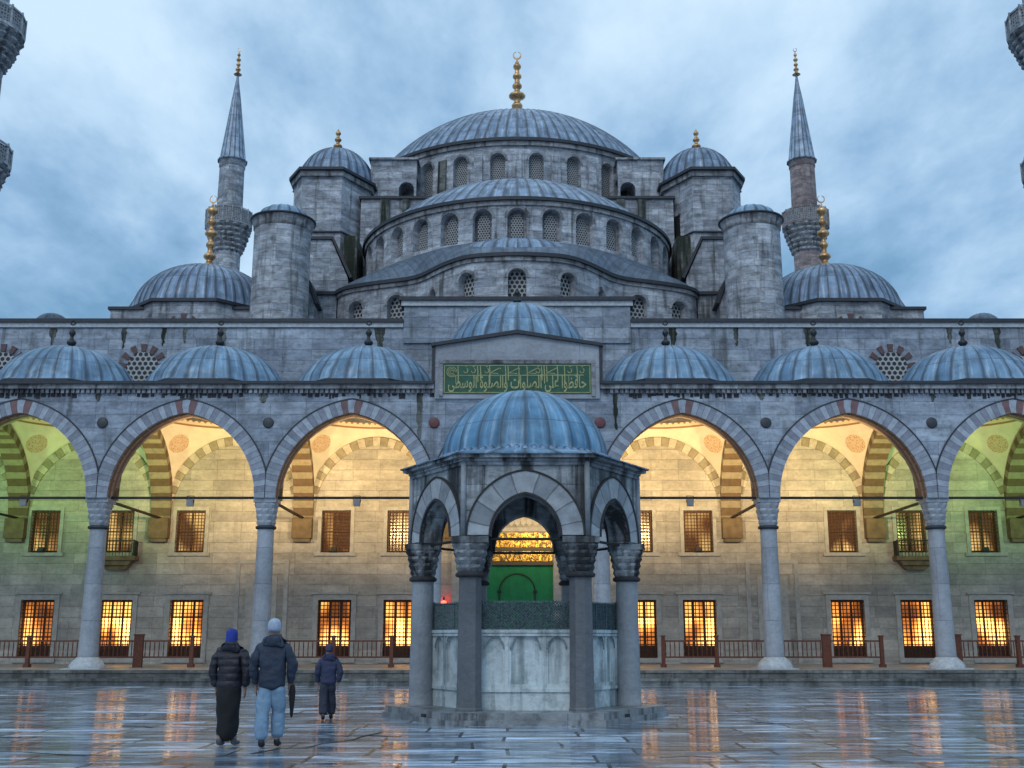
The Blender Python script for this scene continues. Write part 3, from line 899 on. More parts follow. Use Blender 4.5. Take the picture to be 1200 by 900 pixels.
for x, hw, z0, z1 in ((0,.38,14.3,16.2),(-2.08,.38,14.3,16.15),(2.08,.38,14.3,16.15),(-3.6,.22,14.6,15.95),(3.6,.22,14.6,15.95),
                      (-5.3,.42,14.2,16.15),(5.3,.42,14.2,16.15),(-7.2,.38,14.2,16.1),(7.2,.38,14.2,16.1)):
    wins.append(op(u_of_x(x), hw, z0, z1-hw, 'round'))
def windows(parent, F, ops, depth, m, hood=None, fw=.0):
    for o in ops:
        mb = MB(); mb.pane(F, o, depth-.01, 10)
        w = mb.build('window', m, parent)
        if hood:
            mb = MB(); mb.ring(F, o, .12, -.03, .02, 14, legs=0)
            mb.build('hood', hood, w)
tier = MB(); tier.strip(FC, -UH, UH, 12.9, 16.82, wins, .35, du=.3)
ex = tier.build('exedra_wall', M['ashlar_upper'], mosque)
windows(ex, FC, wins, .35, M['lattice_big'], M['cornice'])
mb = MB(); edge_strip(mb, FC, -UH, UH, 16.70, .16, .16, .25); mb.build('coping', M['lead_edge'], ex)
mb = MB(); edge_strip(mb, FC, -UH, UH, 16.52, .08, .17, .25); mb.build('cornice_moulding', M['cornice'], ex)
# lead apron roof from the exedra coping up to the second drum
CS = (0, 55.0); RS = 7.8
mb = MB(); n = 96; rows = 6
L0 = []
for i in range(n+1):
    t = i/n; u = -UH + 2*UH*t; p, tt = curve_at(u)
    a = R_(-112 + 224*t)
    q = Vector((CS[0]+RS*1.0*math.sin(a), CS[1]-RS*1.0*math.cos(a)))
    col = []
    for j in range(rows+1):
        s_ = j/rows
        xy = p.lerp(q, s_)
        sag = 1.0
        z = 16.86 + (18.75-16.86)*(s_**.85) + .25*math.sin(PI*s_)
        col.append((xy.x, xy.y, z))
    L0.append(col)
for i in range(n):
    for j in range(rows):
        mb.face([L0[i][j],L0[i+1][j],L0[i+1][j+1],L0[i][j+1]], uv=[(i/1.7,j*.6),((i+1)/1.7,j*.6),((i+1)/1.7,j*.6+.6),(i/1.7,j*.6+.6)], smooth=True)
mb.build('apron_roof', M['lead_dark'], mosque)
lead_dome((0, 47.6, 16.95), 4.1, 1.7, 44, M['lead'], mosque, 'exedra_dome', rib=.03, n=10)

# --- second tier drum and semi-dome
F2 = cyl(CS[0], CS[1], RS)
w2 = [op(RS*R_(11.7*k), .45, 18.95, 20.5-.45, 'round') for k in range(-7, 8)]
mb = MB(); mb.strip(F2, -RS*R_(100), RS*R_(100), 18.2, 20.85, w2, .38, du=.35)
d2 = mb.build('semi_dome_drum', M['ashlar_upper'], mosque)
for o in w2:
    oi = dict(o); oi['hw'] = .30; oi['zs'] = o['zs']-.02
    mb = MB(); mb.pane(F2, oi, .335, 10); w = mb.build('window', M['lattice'], d2)
    mb = MB(); mb.pane(F2, o, .37, 10); mb.build('window_recess', M['cornice'], w)
    mb = MB(); mb.ring(F2, o, .13, -.02, .02, 14); mb.build('hood', M['cornice'], w)
mb = MB(); edge_strip(mb, F2, -RS*R_(100), RS*R_(100), 20.84, .20, .16, .3); mb.build('coping', M['lead_edge'], d2)
mb = MB(); edge_strip(mb, F2, -RS*R_(100), RS*R_(100), 20.62, .10, .215, .3); mb.build('cornice_moulding', M['cornice'], d2)
lead_dome((0, 55.0, 20.98), 7.6, 3.4, 76, M['lead'], mosque, 'semi_dome', rib=.07, cap=True, n=14)

# --- square base block of the main drum
mb = MB(); mb.box(-8.3, 8.3, 55.4, 77, 13, 24.25)
mb.build('drum_base', M['ashlar_upper'], mosque)
mb = MB(); mb.box(-8.4, 8.4, 55.25, 77.1, 24.26, 24.40)
mb.build('coping', M['lead_edge'], mosque)
mb = MB()
for x, wd in ((-7.0,.5),(-5.9,.35),(6.6,.4),(5.5,.4)):
    mb = MB(); mb.box(x-wd/2, x+wd/2, 55.2, 55.41, 19, 24.2); mb.build('pilaster', M['moss'], mosque)
for sx in (-1, 1):
    mb = MB(); mb.xprism([(sx*8.45-.42,13.1),(sx*8.45+.42,13.1),(sx*8.45+.35,21.4),(sx*8.45-.35,21.4)], 53.2, 55.39); mb.build('pilaster', M['moss'], mosque)


# --- main drum and dome
CM = (0, 66.0); RM = 9.5
F3 = cyl(CM[0], CM[1], RM)
w3 = [op(2*PI*RM*(k+.5)/28, .42, 24.9, 27.45-.42, 'round') for k in range(-7, 7)]
w3 = [op(2*PI*RM*(k+.5)/28, .42, 24.9, 27.45-.42, 'round') for k in range(-8, 8)]
w3c = [op(2*PI*RM*k/28, .42, 24.9, 27.45-.42, 'round') for k in range(-7, 8)]
mb = MB(); mb.strip(F3, -RM*PI, RM*PI, 24.2, 28.1, [o for o in w3], .35, du=.4)
d3 = mb.build('main_drum', M['ashlar_upper'], mosque)
windows(d3, F3, w3, .35, M['lattice'], M['cornice'])
for k in range(-8, 9):
    mb = MB(); a = 2*PI*k/28; u = a*RM
    mb.face([F3(u-.24,24.3,-.22),F3(u+.24,24.3,-.22),F3(u+.24,27.3,-.12),F3(u-.24,27.3,-.12)])
    for sgn in (-.24, .24):
        mb.face([F3(u+sgn,24.3,-.22),F3(u+sgn,24.3,.02),F3(u+sgn,27.3,.02),F3(u+sgn,27.3,-.12)])
    mb.face([F3(u-.24,27.3,-.12),F3(u+.24,27.3,-.12),F3(u+.24,27.45,.02),F3(u-.24,27.45,.02)])
    mb.build('buttress_strip', M['moss'] if k in (-5, -4, -2, 3, 5) else M['ashlar_upper'], d3)
mb = MB(); edge_strip(mb, F3, -RM*PI, RM*PI, 28.1, .25, .18, .4); mb.build('coping', M['lead_edge'], d3)
mb = MB(); edge_strip(mb, F3, -RM*PI, RM*PI, 27.85, .13, .25, .4); mb.build('cornice_moulding', M['cornice'], d3)
md = lead_dome((0, 66.0, 28.25), 9.3, 5.3, 96, M['lead'], mosque, 'main_dome', rib=.09, cap=True, n=18)
finial((0, 66.0, 33.45), 5.5, .58, [1.0,.62,.95,.55,.5,.45], M['gold'], md)

# --- buttress screens beside the drum
for s in (-1, 1):
    mb = MB()
    Fb = lambda u, z, d, s=s: (s*u, 57.2+d, z)
    mb.strip(Fb, 5.55, 8.1, 24.38, 27.3, [op(6.1,.42,24.4,25.6,'round')], 1.3, du=1)
    mb.strip(lambda u, z, d, s=s: (s*u, 58.5, z), 5.55, 8.1, 24.38, 27.3, [op(6.1,.42,24.4,25.6,'round')], 0, du=1)
    mb.box(*(sorted((s*8.1, s*7.0))), 57.21, 61.5, 24.4, 27.29)
    mb.face([(s*5.55,57.2,27.3),(s*8.1,57.2,27.3),(s*8.1,58.5,27.3),(s*5.55,58.5,27.3)]); mb.face([(s*5.55,57.2,26.4),(s*5.55,58.5,26.4),(s*5.55,58.5,27.3),(s*5.55,57.2,27.3)])
    b_ = mb.build('flying_buttress', M['ashlar_upper'], mosque)
    mb = MB(); mb.box(*(sorted((s*5.45, s*8.2))), 57.05, 58.6, 27.3, 27.42); mb.box(*(sorted((s*6.9, s*8.2))), 58.6, 61.6, 27.3, 27.42)
    mb.build('coping', M['cornice'], b_)

# --- weight towers
def offset_poly(P, d):
    c = Vector((sum(p[0] for p in P)/len(P), sum(p[1] for p in P)/len(P)))
    return [(p[0]+(Vector(p)-c).normalized().x*d*1.25, p[1]+(Vector(p)-c).normalized().y*d*1.25) for p in P]
for s in (-1, 1):
    P = [(-12.0,55.9),(-11.3,54.5),(-9.2,54.5),(-8.0,56.6),(-8.0,59.2),(-9.05,61.4),(-11.35,61.4),(-12.15,59.8)]
    if s > 0: P = [(-x, y) for x, y in reversed(P)]
    mb = MB(); mb.prism(P, 22.05, 25.45)
    Q = offset_poly(P, .12)
    mb.prism(Q, 13, 22.0)
    if s > 0:
        pass
    tw = mb.build('weight_tower', M['ashlar_tower'], mosque)
    mb = MB(); mb.prism(offset_poly(P, .28), 25.45, 25.60); mb.prism(offset_poly(P, .22), 22.0, 22.06)
    mb.build('coping', M['lead_edge'], tw)
    mb = MB(); mb.prism(offset_poly(P, .14), 25.15, 25.44)
    mb.build('cornice_moulding', M['cornice'], tw)
    d = lead_dome((s*10.05, 57.7, 25.62), 2.12, 2.5, 26, M['lead'], tw, 'dome', rib=.09, flare=.2)
    finial((s*10.05, 57.7, 28.02), 1.55, .26, [1.0,.75,.6], M['gold'], d, crescent=False)
    # small doorway slit on the right tower's inner flank
    if s > 0:
        pa = Vector((8.0,56.6)); pb = Vector((9.2,54.5)); pm = pa.lerp(pb, .42); t_ = (pb-pa).normalized()
        xf = Matrix.Translation((pm.x, pm.y, 0)) @ Matrix.Rotation(math.atan2(t_.y, t_.x), 4, 'Z')
        mb = MB(xf); mb.box(-.28,.28,-.05,.05,22.1,23.4); sw = mb.build('slit_window', M['opening_dark'], tw)
        mb = MB(xf); mb.box(-.36,.36,-.09,.04,23.4,23.5); mb.build('sill', M['cornice'], sw)
    # --- stair turret in front
    T = (s*10.28, 46.0)
    mb = MB()
    mb.lathe((T[0],T[1],0), [(1.24,13.0),(1.22,19.3)], 40, uvr=1.2)
    tu = mb.build('stair_turret', M['ashlar_tower'], mosque)
    mb = MB(); mb.lathe((T[0],T[1],0), [(1.22,18.85),(1.27,18.9),(1.27,19.0),(1.32,19.2),(1.36,19.28)], 40); mb.build('cornice_moulding', M['cornice'], tu)
    mb = MB(); mb.lathe((T[0],T[1],0), [(1.34,19.28),(1.42,19.30),(1.42,19.37),(.9,19.43)], 40); mb.build('coping', M['lead_edge'], tu)
    lead_dome((T[0],T[1],19.40), 1.1, .66, 14, M['lead_light'], tu, 'dome', rib=.05, flare=.15, n=8)
    # --- buttress between turret and tower
    pts = [(-11.2,13),(-8.0,13),(-8.0,18.1),(-8.85,20.0),(-11.2,20.0)]
    if s > 0: pts = [(-x, z) for x, z in reversed(pts)]
    mb = MB(); mb.xprism(pts, 50.0, 55.3); bt = mb.build('stepped_buttress', M['ashlar_upper'], mosque)
    cp = [(-11.3,20.0),(-8.8,20.0),(-7.9,18.05),(-7.78,18.12),(-8.74,20.14),(-11.3,20.14)]
    if s > 0: cp = [(-x, z) for x, z in reversed(cp)]
    mb = MB(); mb.xprism(cp, 49.88, 55.2); mb.build('coping', M['lead_edge'], bt)
    pts = [(-9.1,13),(-8.2,13),(-8.2,16.7),(-9.1,16.7)]
    if s > 0: pts = [(-x, z) for x, z in reversed(pts)]
    mb = MB(); mb.xprism(pts, 48.3, 49.97); bt = mb.build('stepped_buttress', M['ashlar_upper'], mosque)
    mb = MB(); mb.box(*sorted((s*9.12, s*8.1)), 48.15, 49.96, 16.71, 16.86); mb.build('coping', M['lead_edge'], bt)
    pts = [(-10.4,13),(-9.0,13),(-9.0,16.0),(-9.35,16.95),(-10.4,17.0)]
    if s > 0: pts = [(-x, z) for x, z in reversed(pts)]
    mb = MB(); mb.xprism(pts, 47.2, 49.99); bt = mb.build('stepped_buttress', M['ashlar_upper'], mosque)
    cp = [(-10.4,17.0),(-9.33,16.96),(-8.95,15.95),(-8.83,16.0),(-9.25,17.1),(-10.4,17.14)]
    if s > 0: cp = [(-x, z) for x, z in reversed(cp)]
    mb = MB(); mb.xprism(cp, 47.1, 49.98); mb.build('coping', M['lead_edge'], bt)
    # --- corner dome on its octagon
    cx = 14.3*s; cy = 49.0
    mb = MB(); mb.box(cx-3.4, cx+3.4, 46.4, 53, 13, 15.45); cb = mb.build('corner_block', M['ashlar_upper'], mosque)
    mb = MB(); mb.box(cx-3.5, cx+3.5, 46.3, 53.1, 15.45, 15.58); mb.build('coping', M['lead_edge'], cb)
    RO = 3.52
    oc = [(cx+RO*math.sin(PI/8+PI/4*k), cy-RO*math.cos(PI/8+PI/4*k)) for k in range(8)]
    mb = MB(); mb.prism(oc, 13, 15.62); od = mb.build('corner_drum', M['ashlar_upper'], mosque)
    oc2 = [(cx+(RO+.15)*math.sin(PI/8+PI/4*k), cy-(RO+.15)*math.cos(PI/8+PI/4*k)) for k in range(8)]
    mb = MB(); mb.prism(oc2, 15.62, 15.76); mb.build('coping', M['lead_edge'], od)
    for k in (-1, 0, 1):
        a = k*PI/4; ap = RO*math.cos(PI/8)
        xf = Matrix.Translation((cx, cy, 0)) @ Matrix.Rotation(a, 4, 'Z')
        mb = MB(xf)
        for i in range(9):
            if i % 2: continue
            a0 = PI*i/9; a1 = PI*(i+1)/9
            r0, r1 = .42, .80
            mb.xprism([(-r0*math.cos(a0),14.3+r0*math.sin(a0)),(-r0*math.cos(a1),14.3+r0*math.sin(a1)),
                       (-r1*math.cos(a1),14.3+r1*math.sin(a1)),(-r1*math.cos(a0),14.3+r1*math.sin(a0))], -ap-.03, -ap+.01)
        vf = mb.build('voussoir_fan', M['fan_red'], od)
        mb = MB(xf); mb.pane(lambda u, z, d: (u, -ap-.02+d, z), op(0,.42,13.6,14.3,'round'), 0, 10); mb.build('window', M['lattice_big'], vf)
    cd = lead_dome((cx, cy, 15.78), 3.2, 2.45, 48, M['lead'], mosque, 'corner_dome', rib=.07, flare=.12, octf=(4, 3.35))
    finial((cx, cy, 18.17), 3.7, .29, [1.0,.7,1.0,.7,.9], M['gold'], cd, crescent=True)
    # little lead cupola further out
    mb = MB(); mb.lathe((s*21.55,49.5,0), [(.8,13),(.78,15.35)], 20); td = mb.build('chimney_turret', M['ashlar_upper'], mosque)
    lead_dome((s*21.55,49.5,15.35), .86, .85, 12, M['lead_dark'], td, 'dome', rib=.03, n=8)

# ------------------------------------------------------------------ MINARETS
def minaret(loc, bal, zc, zt, label, m, r=1.0):
    rt = empty('minaret', loc, label=label, cat='minaret', group='minarets of the mosque')
    c = loc
    mb = MB(); 
    def flute(rr, a, i): return rr*(1 + .018*math.cos(a*16))
    mb.lathe(c, [(r*1.75,0),(r*1.75,7.5),(r*1.12,10.2),(r*1.08,10.4)], 8, smooth=False)
    mb.build('base', m, rt)
    mb = MB(); n = 48
    prof = [(r*1.1,10.2)]
    for b in bal: prof += [(r*1.02, b[0])]
    prof += [(r*.94, zc)]
    mb.lathe(c, prof, n, rmod=flute, uvr=r)
    mb.build('shaft', m, rt)
    for (z0, z1, rb) in bal:
        h = z1 - z0; hp = h*.36
        # stalactite corbelling in five toothed tiers
        mb = MB()
        tiers = 6
        for k in range(tiers):
            ra = r*1.02 + (rb-r*1.02)*((k)/tiers)**.8; rb_ = r*1.02 + (rb-r*1.02)*((k+1)/tiers)**.8
            za = z0 + (h-hp)*k/tiers; zb = z0 + (h-hp)*(k+1)/tiers
            tooth = lambda rr, a, i, k=k, ra=ra: (rr - (.12 if i == 0 else 0.0)) * (1 + (.035 if i < 2 else 0.0)*(1 if (int(a*32/(2*PI)+ .5*k) % 2) else -1))
            mb.lathe(c, [(ra,za),(rb_*.99,za+(zb-za)*.55),(rb_,zb),(rb_-.14,zb+.002)], 64, rmod=tooth, smooth=False)
        mb.build('muqarnas', M['cornice'], rt)
        mb = MB(); zp = z1-hp
        mb.lathe(c, [(rb+.05,zp-.02),(rb+.07,zp+.10),(rb,zp+.12)], 16, smooth=False)
        mb.lathe(c, [(rb+.03,z1-.10),(rb+.05,z1-.08),(rb+.05,z1),(rb-.12,z1)], 16, smooth=False)
        for k in range(16):
            a = 2*PI*k/16
            mb.bar((c[0]+(rb+.02)*math.sin(a),c[1]-(rb+.02)*math.cos(a),zp+.1),(c[0]+(rb+.02)*math.sin(a),c[1]-(rb+.02)*math.cos(a),z1+.06), .05, 6)
        g_ = mb.build('parapet', m, rt)
        mb = MB(); mb.lathe(c, [(rb,zp+.12),(rb,z1-.1)], 16, smooth=False); mb.lathe(c, [(rb-.1,z1-.1),(rb-.1,zp+.12)], 16, smooth=False)
        mb.build('fretwork', M['fret'], g_)
    mb = MB(); mb.lathe(c, [(r*.94,zc-.55),(r*1.0,zc-.5),(r*1.0,zc-.08),(r*1.1,zc)], 32, rmod=lambda rr,a,i: rr*(1+.02*math.cos(a*32)))
    mb.build('collar', m, rt)
    mb = MB(); mb.lathe(c, [(r*1.14,zc-.05),(r*1.16,zc+.05),(r*1.02,zc+.12)] + [(r*1.02*(1-t)**1.0+.05*t, zc+.12+(zt-zc-.12)*t) for t in (.12,.25,.4,.55,.7,.85,1)], 48, upanel=3,
                       rmod=lambda rr,a,i: rr+(.03 if (a*16/(2*PI))%1 < .01 and rr > .2 else 0))
    cone = mb.build('spire', M['lead_cone'], rt)
    finial((c[0],c[1],zt-.1), 2.3, .22, [1.0,.8,.85,.6], M['gold'], cone)
    return rt
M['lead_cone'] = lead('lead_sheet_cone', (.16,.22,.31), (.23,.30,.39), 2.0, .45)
minaret((-22.6,82,0), [(22.0,24.6,1.76),(30.5,34.0,1.76)], 38.3, 46.0, 'grey stone minaret behind the left corner dome, with one balcony in view', M['ashlar_tower'])
minaret((22.6,82,0), [(22.0,24.6,1.76),(30.5,34.0,1.76)], 38.3, 46.0, 'stone minaret behind the right corner dome, pink light painted into its colour', M['ashlar_pink_light'])
minaret((-23.1,43.2,0), [(19.3,21.7,1.72),(25.2,27.8,1.72)], 33.0, 41.0, 'near minaret cut off by the left edge, only its fretted balconies showing', M['ashlar_tower'])
minaret((23.0,43.2,0), [(18.9,21.1,1.72),(25.2,27.8,1.72)], 33.0, 41.0, 'near minaret cut off by the right edge, only its fretted balconies showing', M['ashlar_tower'])

# ------------------------------------------------------------------ ARCADE
YA = 34.2; TH = .78; S = 5.2; ZS = 5.77; ZE = 9.33
arc = empty('arcade', (0, YA, 0), label='blue grey marble arcade of pointed arches on columns along the courtyard', cat='arcade')
BAYS = list(range(-4, 5))
AO = [op(S*k, 2.27, 5.0, ZS, 'pointed', e=.44) for k in BAYS]
XA = 4.5*S
mb = MB()
FA = planar(YA)
mb.strip(FA, -XA-.33, XA+.33, ZS, ZE, AO, TH, nseg=28, du=2, mr=1)
mb.strip(planar(YA+TH), -XA-.33, XA+.33, ZS, ZE, AO, 0, nseg=28, du=2)
for k in range(-5, 5):
    x = S*(k+.5); mb.box(x-.33, x+.33, YA+.001, YA+TH-.001, ZS-.012, ZS)
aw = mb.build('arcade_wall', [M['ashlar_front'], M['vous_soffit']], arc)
for o in AO:
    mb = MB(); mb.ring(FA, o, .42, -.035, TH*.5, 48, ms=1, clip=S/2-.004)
    v = mb.build('arch_ring', [M['vous_front'], M['vous_soffit']], arc)
    mb = MB(); oo = dict(o); oo['hw'] = o['hw']+.42; oo['e'] = o['e']
    mb.ring(FA, oo, .04, -.05, -.004, 48, clip=S/2-.006); mb.build('hood_mould', M['lead_edge'], v)
mb = MB(); edge_strip(mb, FA, -XA-.6, -2.62, ZE, .24, .09, 2); edge_strip(mb, FA, 2.62, XA+.6, ZE, .24, .09, 2)
mb.build('eaves', M['lead_edge'], arc)
mb = MB(); edge_strip(mb, FA, -XA-.5, -2.62, ZE-.14, .17, .138, 2); edge_strip(mb, FA, 2.62, XA+.5, ZE-.14, .17, .138, 2)
mb.build('cornice_moulding', M['cornice'], arc)
mb = MB()
x = -XA-.4
while x < XA+.4:
    if x > 0 and x < .17: mb.build('dentil_course', M['frieze'], arc); mb = MB()
    if abs(x) > 2.66: 
        mb.box(x, x+.10, YA-.10-random.uniform(0,.01), YA+.01, ZE-.27, ZE-.142)
    x += .16
mb.build('dentil_course', M['frieze'], arc)
def stain_mat():
    m, nt, b = mat('black_crust')
    nt.links.new(mixc(nt, noise(nt, geopos(nt), 12, 3, .6), (.012,.012,.014), (.06,.06,.065)), b.inputs['Base Color']); b.inputs['Roughness'].default_value = .95
    return m
M['crust'] = stain_mat()
mb = MB()      # patchy black crust hanging under the cornice
x = -XA
while x < XA:
    L = random.uniform(.05, .16)
    cxb = ((x + S/2) % S) - S/2
    if abs(x) > 2.7 and random.random() < (.85 if abs(cxb) < 1.7 else .25):
        h = random.uniform(.05, .16)
        mb.box(x, x+L, YA-.014, YA+.005, ZE-.28-h, ZE-.27)
    x += L + random.uniform(.0, .08)
mb.build('drip_crust', M['crust'], arc)

for x, z0, w in ((-3.06,7.5,.22),(3.1,7.9,.14),(-8.0,8.75,.3),(7.7,8.85,.25),(13.1,8.8,.2),(-13.2,8.8,.2)): stain_strip(arc, x, YA, z0, 9.05, w)
# medallions over the columns
for k in range(-5, 5):
    x = S*(k+.5)
    mb = MB(); xf = Matrix.Translation((x, YA, 8.12)) @ Matrix.Rotation(PI/2, 4, 'X')
    mb = MB(xf); mb.lathe((0,0,0), [(.17,-.0),(.17,.03),(.13,.045),(.001,.05)], 24)
    mb.build('medallion', M['porphyry'] if k in (-1, 0) else M['slate_disc'], arc)

# columns
def column_parts():
    pass
def muq_cap(mb, c, z0, z1, r0, hw, tiers=4, n=32):
    """capital swelling from a round neck to a square abacus in toothed tiers"""
    H = z1 - z0 - .12
    for k in range(tiers):
        ta, tb = k/tiers, (k+1)/tiers
        za, zb = z0 + H*ta, z0 + H*tb
        def shape(rr, a, i, ta=ta, tb=tb, k=k):
            t = ta if i == 0 else tb
            sq = hw/max(abs(math.cos(a)), abs(math.sin(a)))
            sq = min(sq, hw*1.25)
            base = r0*(1-t) + sq*t
            if i == 0: base -= .02
            return base*(1 + (.05 if i < 2 else .0)*(1 if int(a*16/(2*PI)+.5*k) % 2 else -1))
        mb.lathe(c, [(1,za),(1,za+(zb-za)*.6),(1,zb)], n, rmod=shape, smooth=False)
    mb.box(c[0]-hw-.02, c[0]+hw+.02, c[1]-hw-.02, c[1]+hw+.02, z1-.12, z1-.002)
YC = YA + TH/2
c0 = None
for k in range(-5, 5):
    x = S*(k+.5)
    if c0 is None:
        mb = MB(); mb.lathe((0,0,0), [(.295,.98),(.30,1.0),(.295,1.08),(.28,2.2),(.25,4.85)], 32, uvr=.4)
        c0 = mb.build('column', M['marble_grey'], arc, loc=(x, YC, 0))
        mb = MB(); mb.lathe((0,0,0), [(.53,.632),(.53,.74),(.49,.78),(.46,.84),(.37,.92),(.31,.98)], 32)
        mb.box(-.58,.58,-.58,.58,.62,.66)
        p = mb.build('plinth', M['plinth'], c0, loc=(x, YC, 0))
        mb = MB(); muq_cap(mb, (0,0,0), 4.92, ZS-.012, .265, .33)
        p = mb.build('capital', M['marble_grey'], c0, loc=(x, YC, 0))
        mb = MB(); mb.lathe((0,0,0), [(.25,4.82),(.31,4.84),(.32,4.88),(.31,4.92),(.26,4.94)], 32)
        p = mb.build('neck_ring', M['lead_edge'], c0, loc=(x, YC, 0))
        W[c0] = Vector((x, YC, 0))
    else:
        c = copy_tree(c0, (x, YC-YA, 0), arc)

# tie rods along and across
for k in BAYS:
    if k == 0: 
        pass
    x = S*k
    mb = MB(); mb.box(x-2.28, x+2.28, YC-.04, YC+.04, ZS+.0, ZS+.075)
    mb.build('tie_rod', M['iron'], arc)
for k in range(-5, 5):
    x = S*(k+.5)
    mb = MB(); mb.box(x-.04, x+.04, YA+TH-.1, YW+.0, ZS-.02, ZS+.055)
    mb.build('tie_rod', M['iron'], arc)

# transverse arches and corbels on the wall
Y0, Y1 = YA+TH, YW
ym = (Y0+Y1)/2; hwy = (Y1-Y0)/2
for k in range(-5, 5):
    x = S*(k+.5)
    Ft = lambda u, z, d, x=x: (x-.36+d, ym+u, z)
    o = op(0, hwy-.13, 5, ZS, 'pointed', e=.16)
    mb = MB(); mb.ring(Ft, o, .30, 0, .72, 30, ms=0)
    Ft2 = lambda u, z, d, x=x: (x+.36, ym+u, z)
    mb.ring(Ft2, o, .30, 0, 0.001, 30, ms=0)
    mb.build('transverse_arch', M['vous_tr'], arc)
    mb = MB()
    mb.box(x-.36, x+.36, YW-.34, YW-.002, 5.05, ZS)
    mb.box(x-.30, x+.30, YW-.26, YW-.002, 4.92, 5.05)
    mb.build('corbel', M['corbel'], arc)

# pendentive vault of every bay, back wall band, roundels
ay, ax = hwy, 2.6
def vz(u, v):
    q = u*u + v*v
    if q >= 1: return ZS + 3.05*math.sqrt(max(0, 2-q))
    return ZS + 3.05 + 1.9*math.sqrt(max(0, 1-q))
for k in BAYS:
    xc = S*k
    mb = MB(); n = 32
    # polar mesh: dome inside the ring, pendentives out to the square edge
    N = 64
    def sqr(a):
        return 1/max(abs(math.cos(a)), abs(math.sin(a)))
    rings = [0, .3, .55, .75, .9, .97, 1.0]
    for i in range(N):
        a0 = 2*PI*i/N + PI/4; a1 = 2*PI*(i+1)/N + PI/4
        def P(r, a): 
            u, v = r*math.cos(a), r*math.sin(a)
            return (xc+u*ax, ym+v*ay, vz(u, v))
        for j in range(len(rings)-1):
            mb.face([P(rings[j],a0),P(rings[j+1],a0),P(rings[j+1],a1),P(rings[j],a1)], uv=[(a0*2.8,rings[j]),(a0*2.8,rings[j+1]),(a1*2.8,rings[j+1]),(a1*2.8,rings[j])], smooth=True)
        for j in range(6):
            t0, t1 = j/6, (j+1)/6
            ra0, ra1 = 1+(sqr(a0)-1)*t0, 1+(sqr(a0)-1)*t1
            rb0, rb1 = 1+(sqr(a1)-1)*t0, 1+(sqr(a1)-1)*t1
            mb.face([P(ra0+.0001,a0),P(ra1,a0),P(rb1,a1),P(rb0+.0001,a1)], smooth=True)
    v = mb.build('vault', M['plaster'], arc)
    # painted band under the ring
    mb = MB()
    for i in range(N):
        a0 = 2*PI*i/N; a1 = 2*PI*(i+1)/N
        def Q(a, t):
            r = .988 - .075*t
            z = ZS+3.05+1.9*math.sqrt(1-r*r)
            return (xc+r*.985*math.cos(a)*ax, ym+r*.985*math.sin(a)*ay, z-.02)
        for j in range(3):
            t0, t1 = j/3, (j+1)/3
            mb.face([Q(a0,t0),Q(a0,t1),Q(a1,t1),Q(a1,t0)], uv=[(a0*2.8,t0*.45),(a0*2.8,t1*.45),(a1*2.8,t1*.45),(a1*2.8,t0*.45)])
    mb.build('painted_band', M['band'], v)
    # roundels on the rear pendentives
    for sx in (-1, 1):
        mb = MB(); uc, vc = sx*.76, .80
        def PD(u, v):
            return Vector((xc+u*ax, ym+v*ay, vz(u, v)))
        p0 = PD(uc, vc); e = .01
        tu = (PD(uc+e,vc)-PD(uc-e,vc)).normalized(); tv = (PD(uc,vc+e)-PD(uc,vc-e)).normalized()
        nn = tu.cross(tv).normalized()
        if nn.z > 0: nn = -nn
        t2 = nn.cross(tu).normalized()
        cen = p0 + nn*.03
        n = 28; rr = .38
        for i in range(n):
            a0 = 2*PI*i/n; a1 = 2*PI*(i+1)/n
            A = cen + tu*math.cos(a0)*rr + t2*math.sin(a0)*rr; B = cen + tu*math.cos(a1)*rr + t2*math.sin(a1)*rr
            A = A; B = B
            mb.face([cen, A, B], uv=[(.5,.5),(.5+.5*math.cos(a0),.5+.5*math.sin(a0)),(.5+.5*math.cos(a1),.5+.5*math.sin(a1))])
        mb.build('roundel', M['roundel'], v)
    # wall arch band (alternating stones) on the hall side
    o = op(xc, 2.26, 5, ZS, 'ell', rise=2.70)
    mb = MB(); mb.ring(planar(YW), o, .32, -.06, -.002, 44)
    mb.build('wall_arch', M['vous_inner'], v)

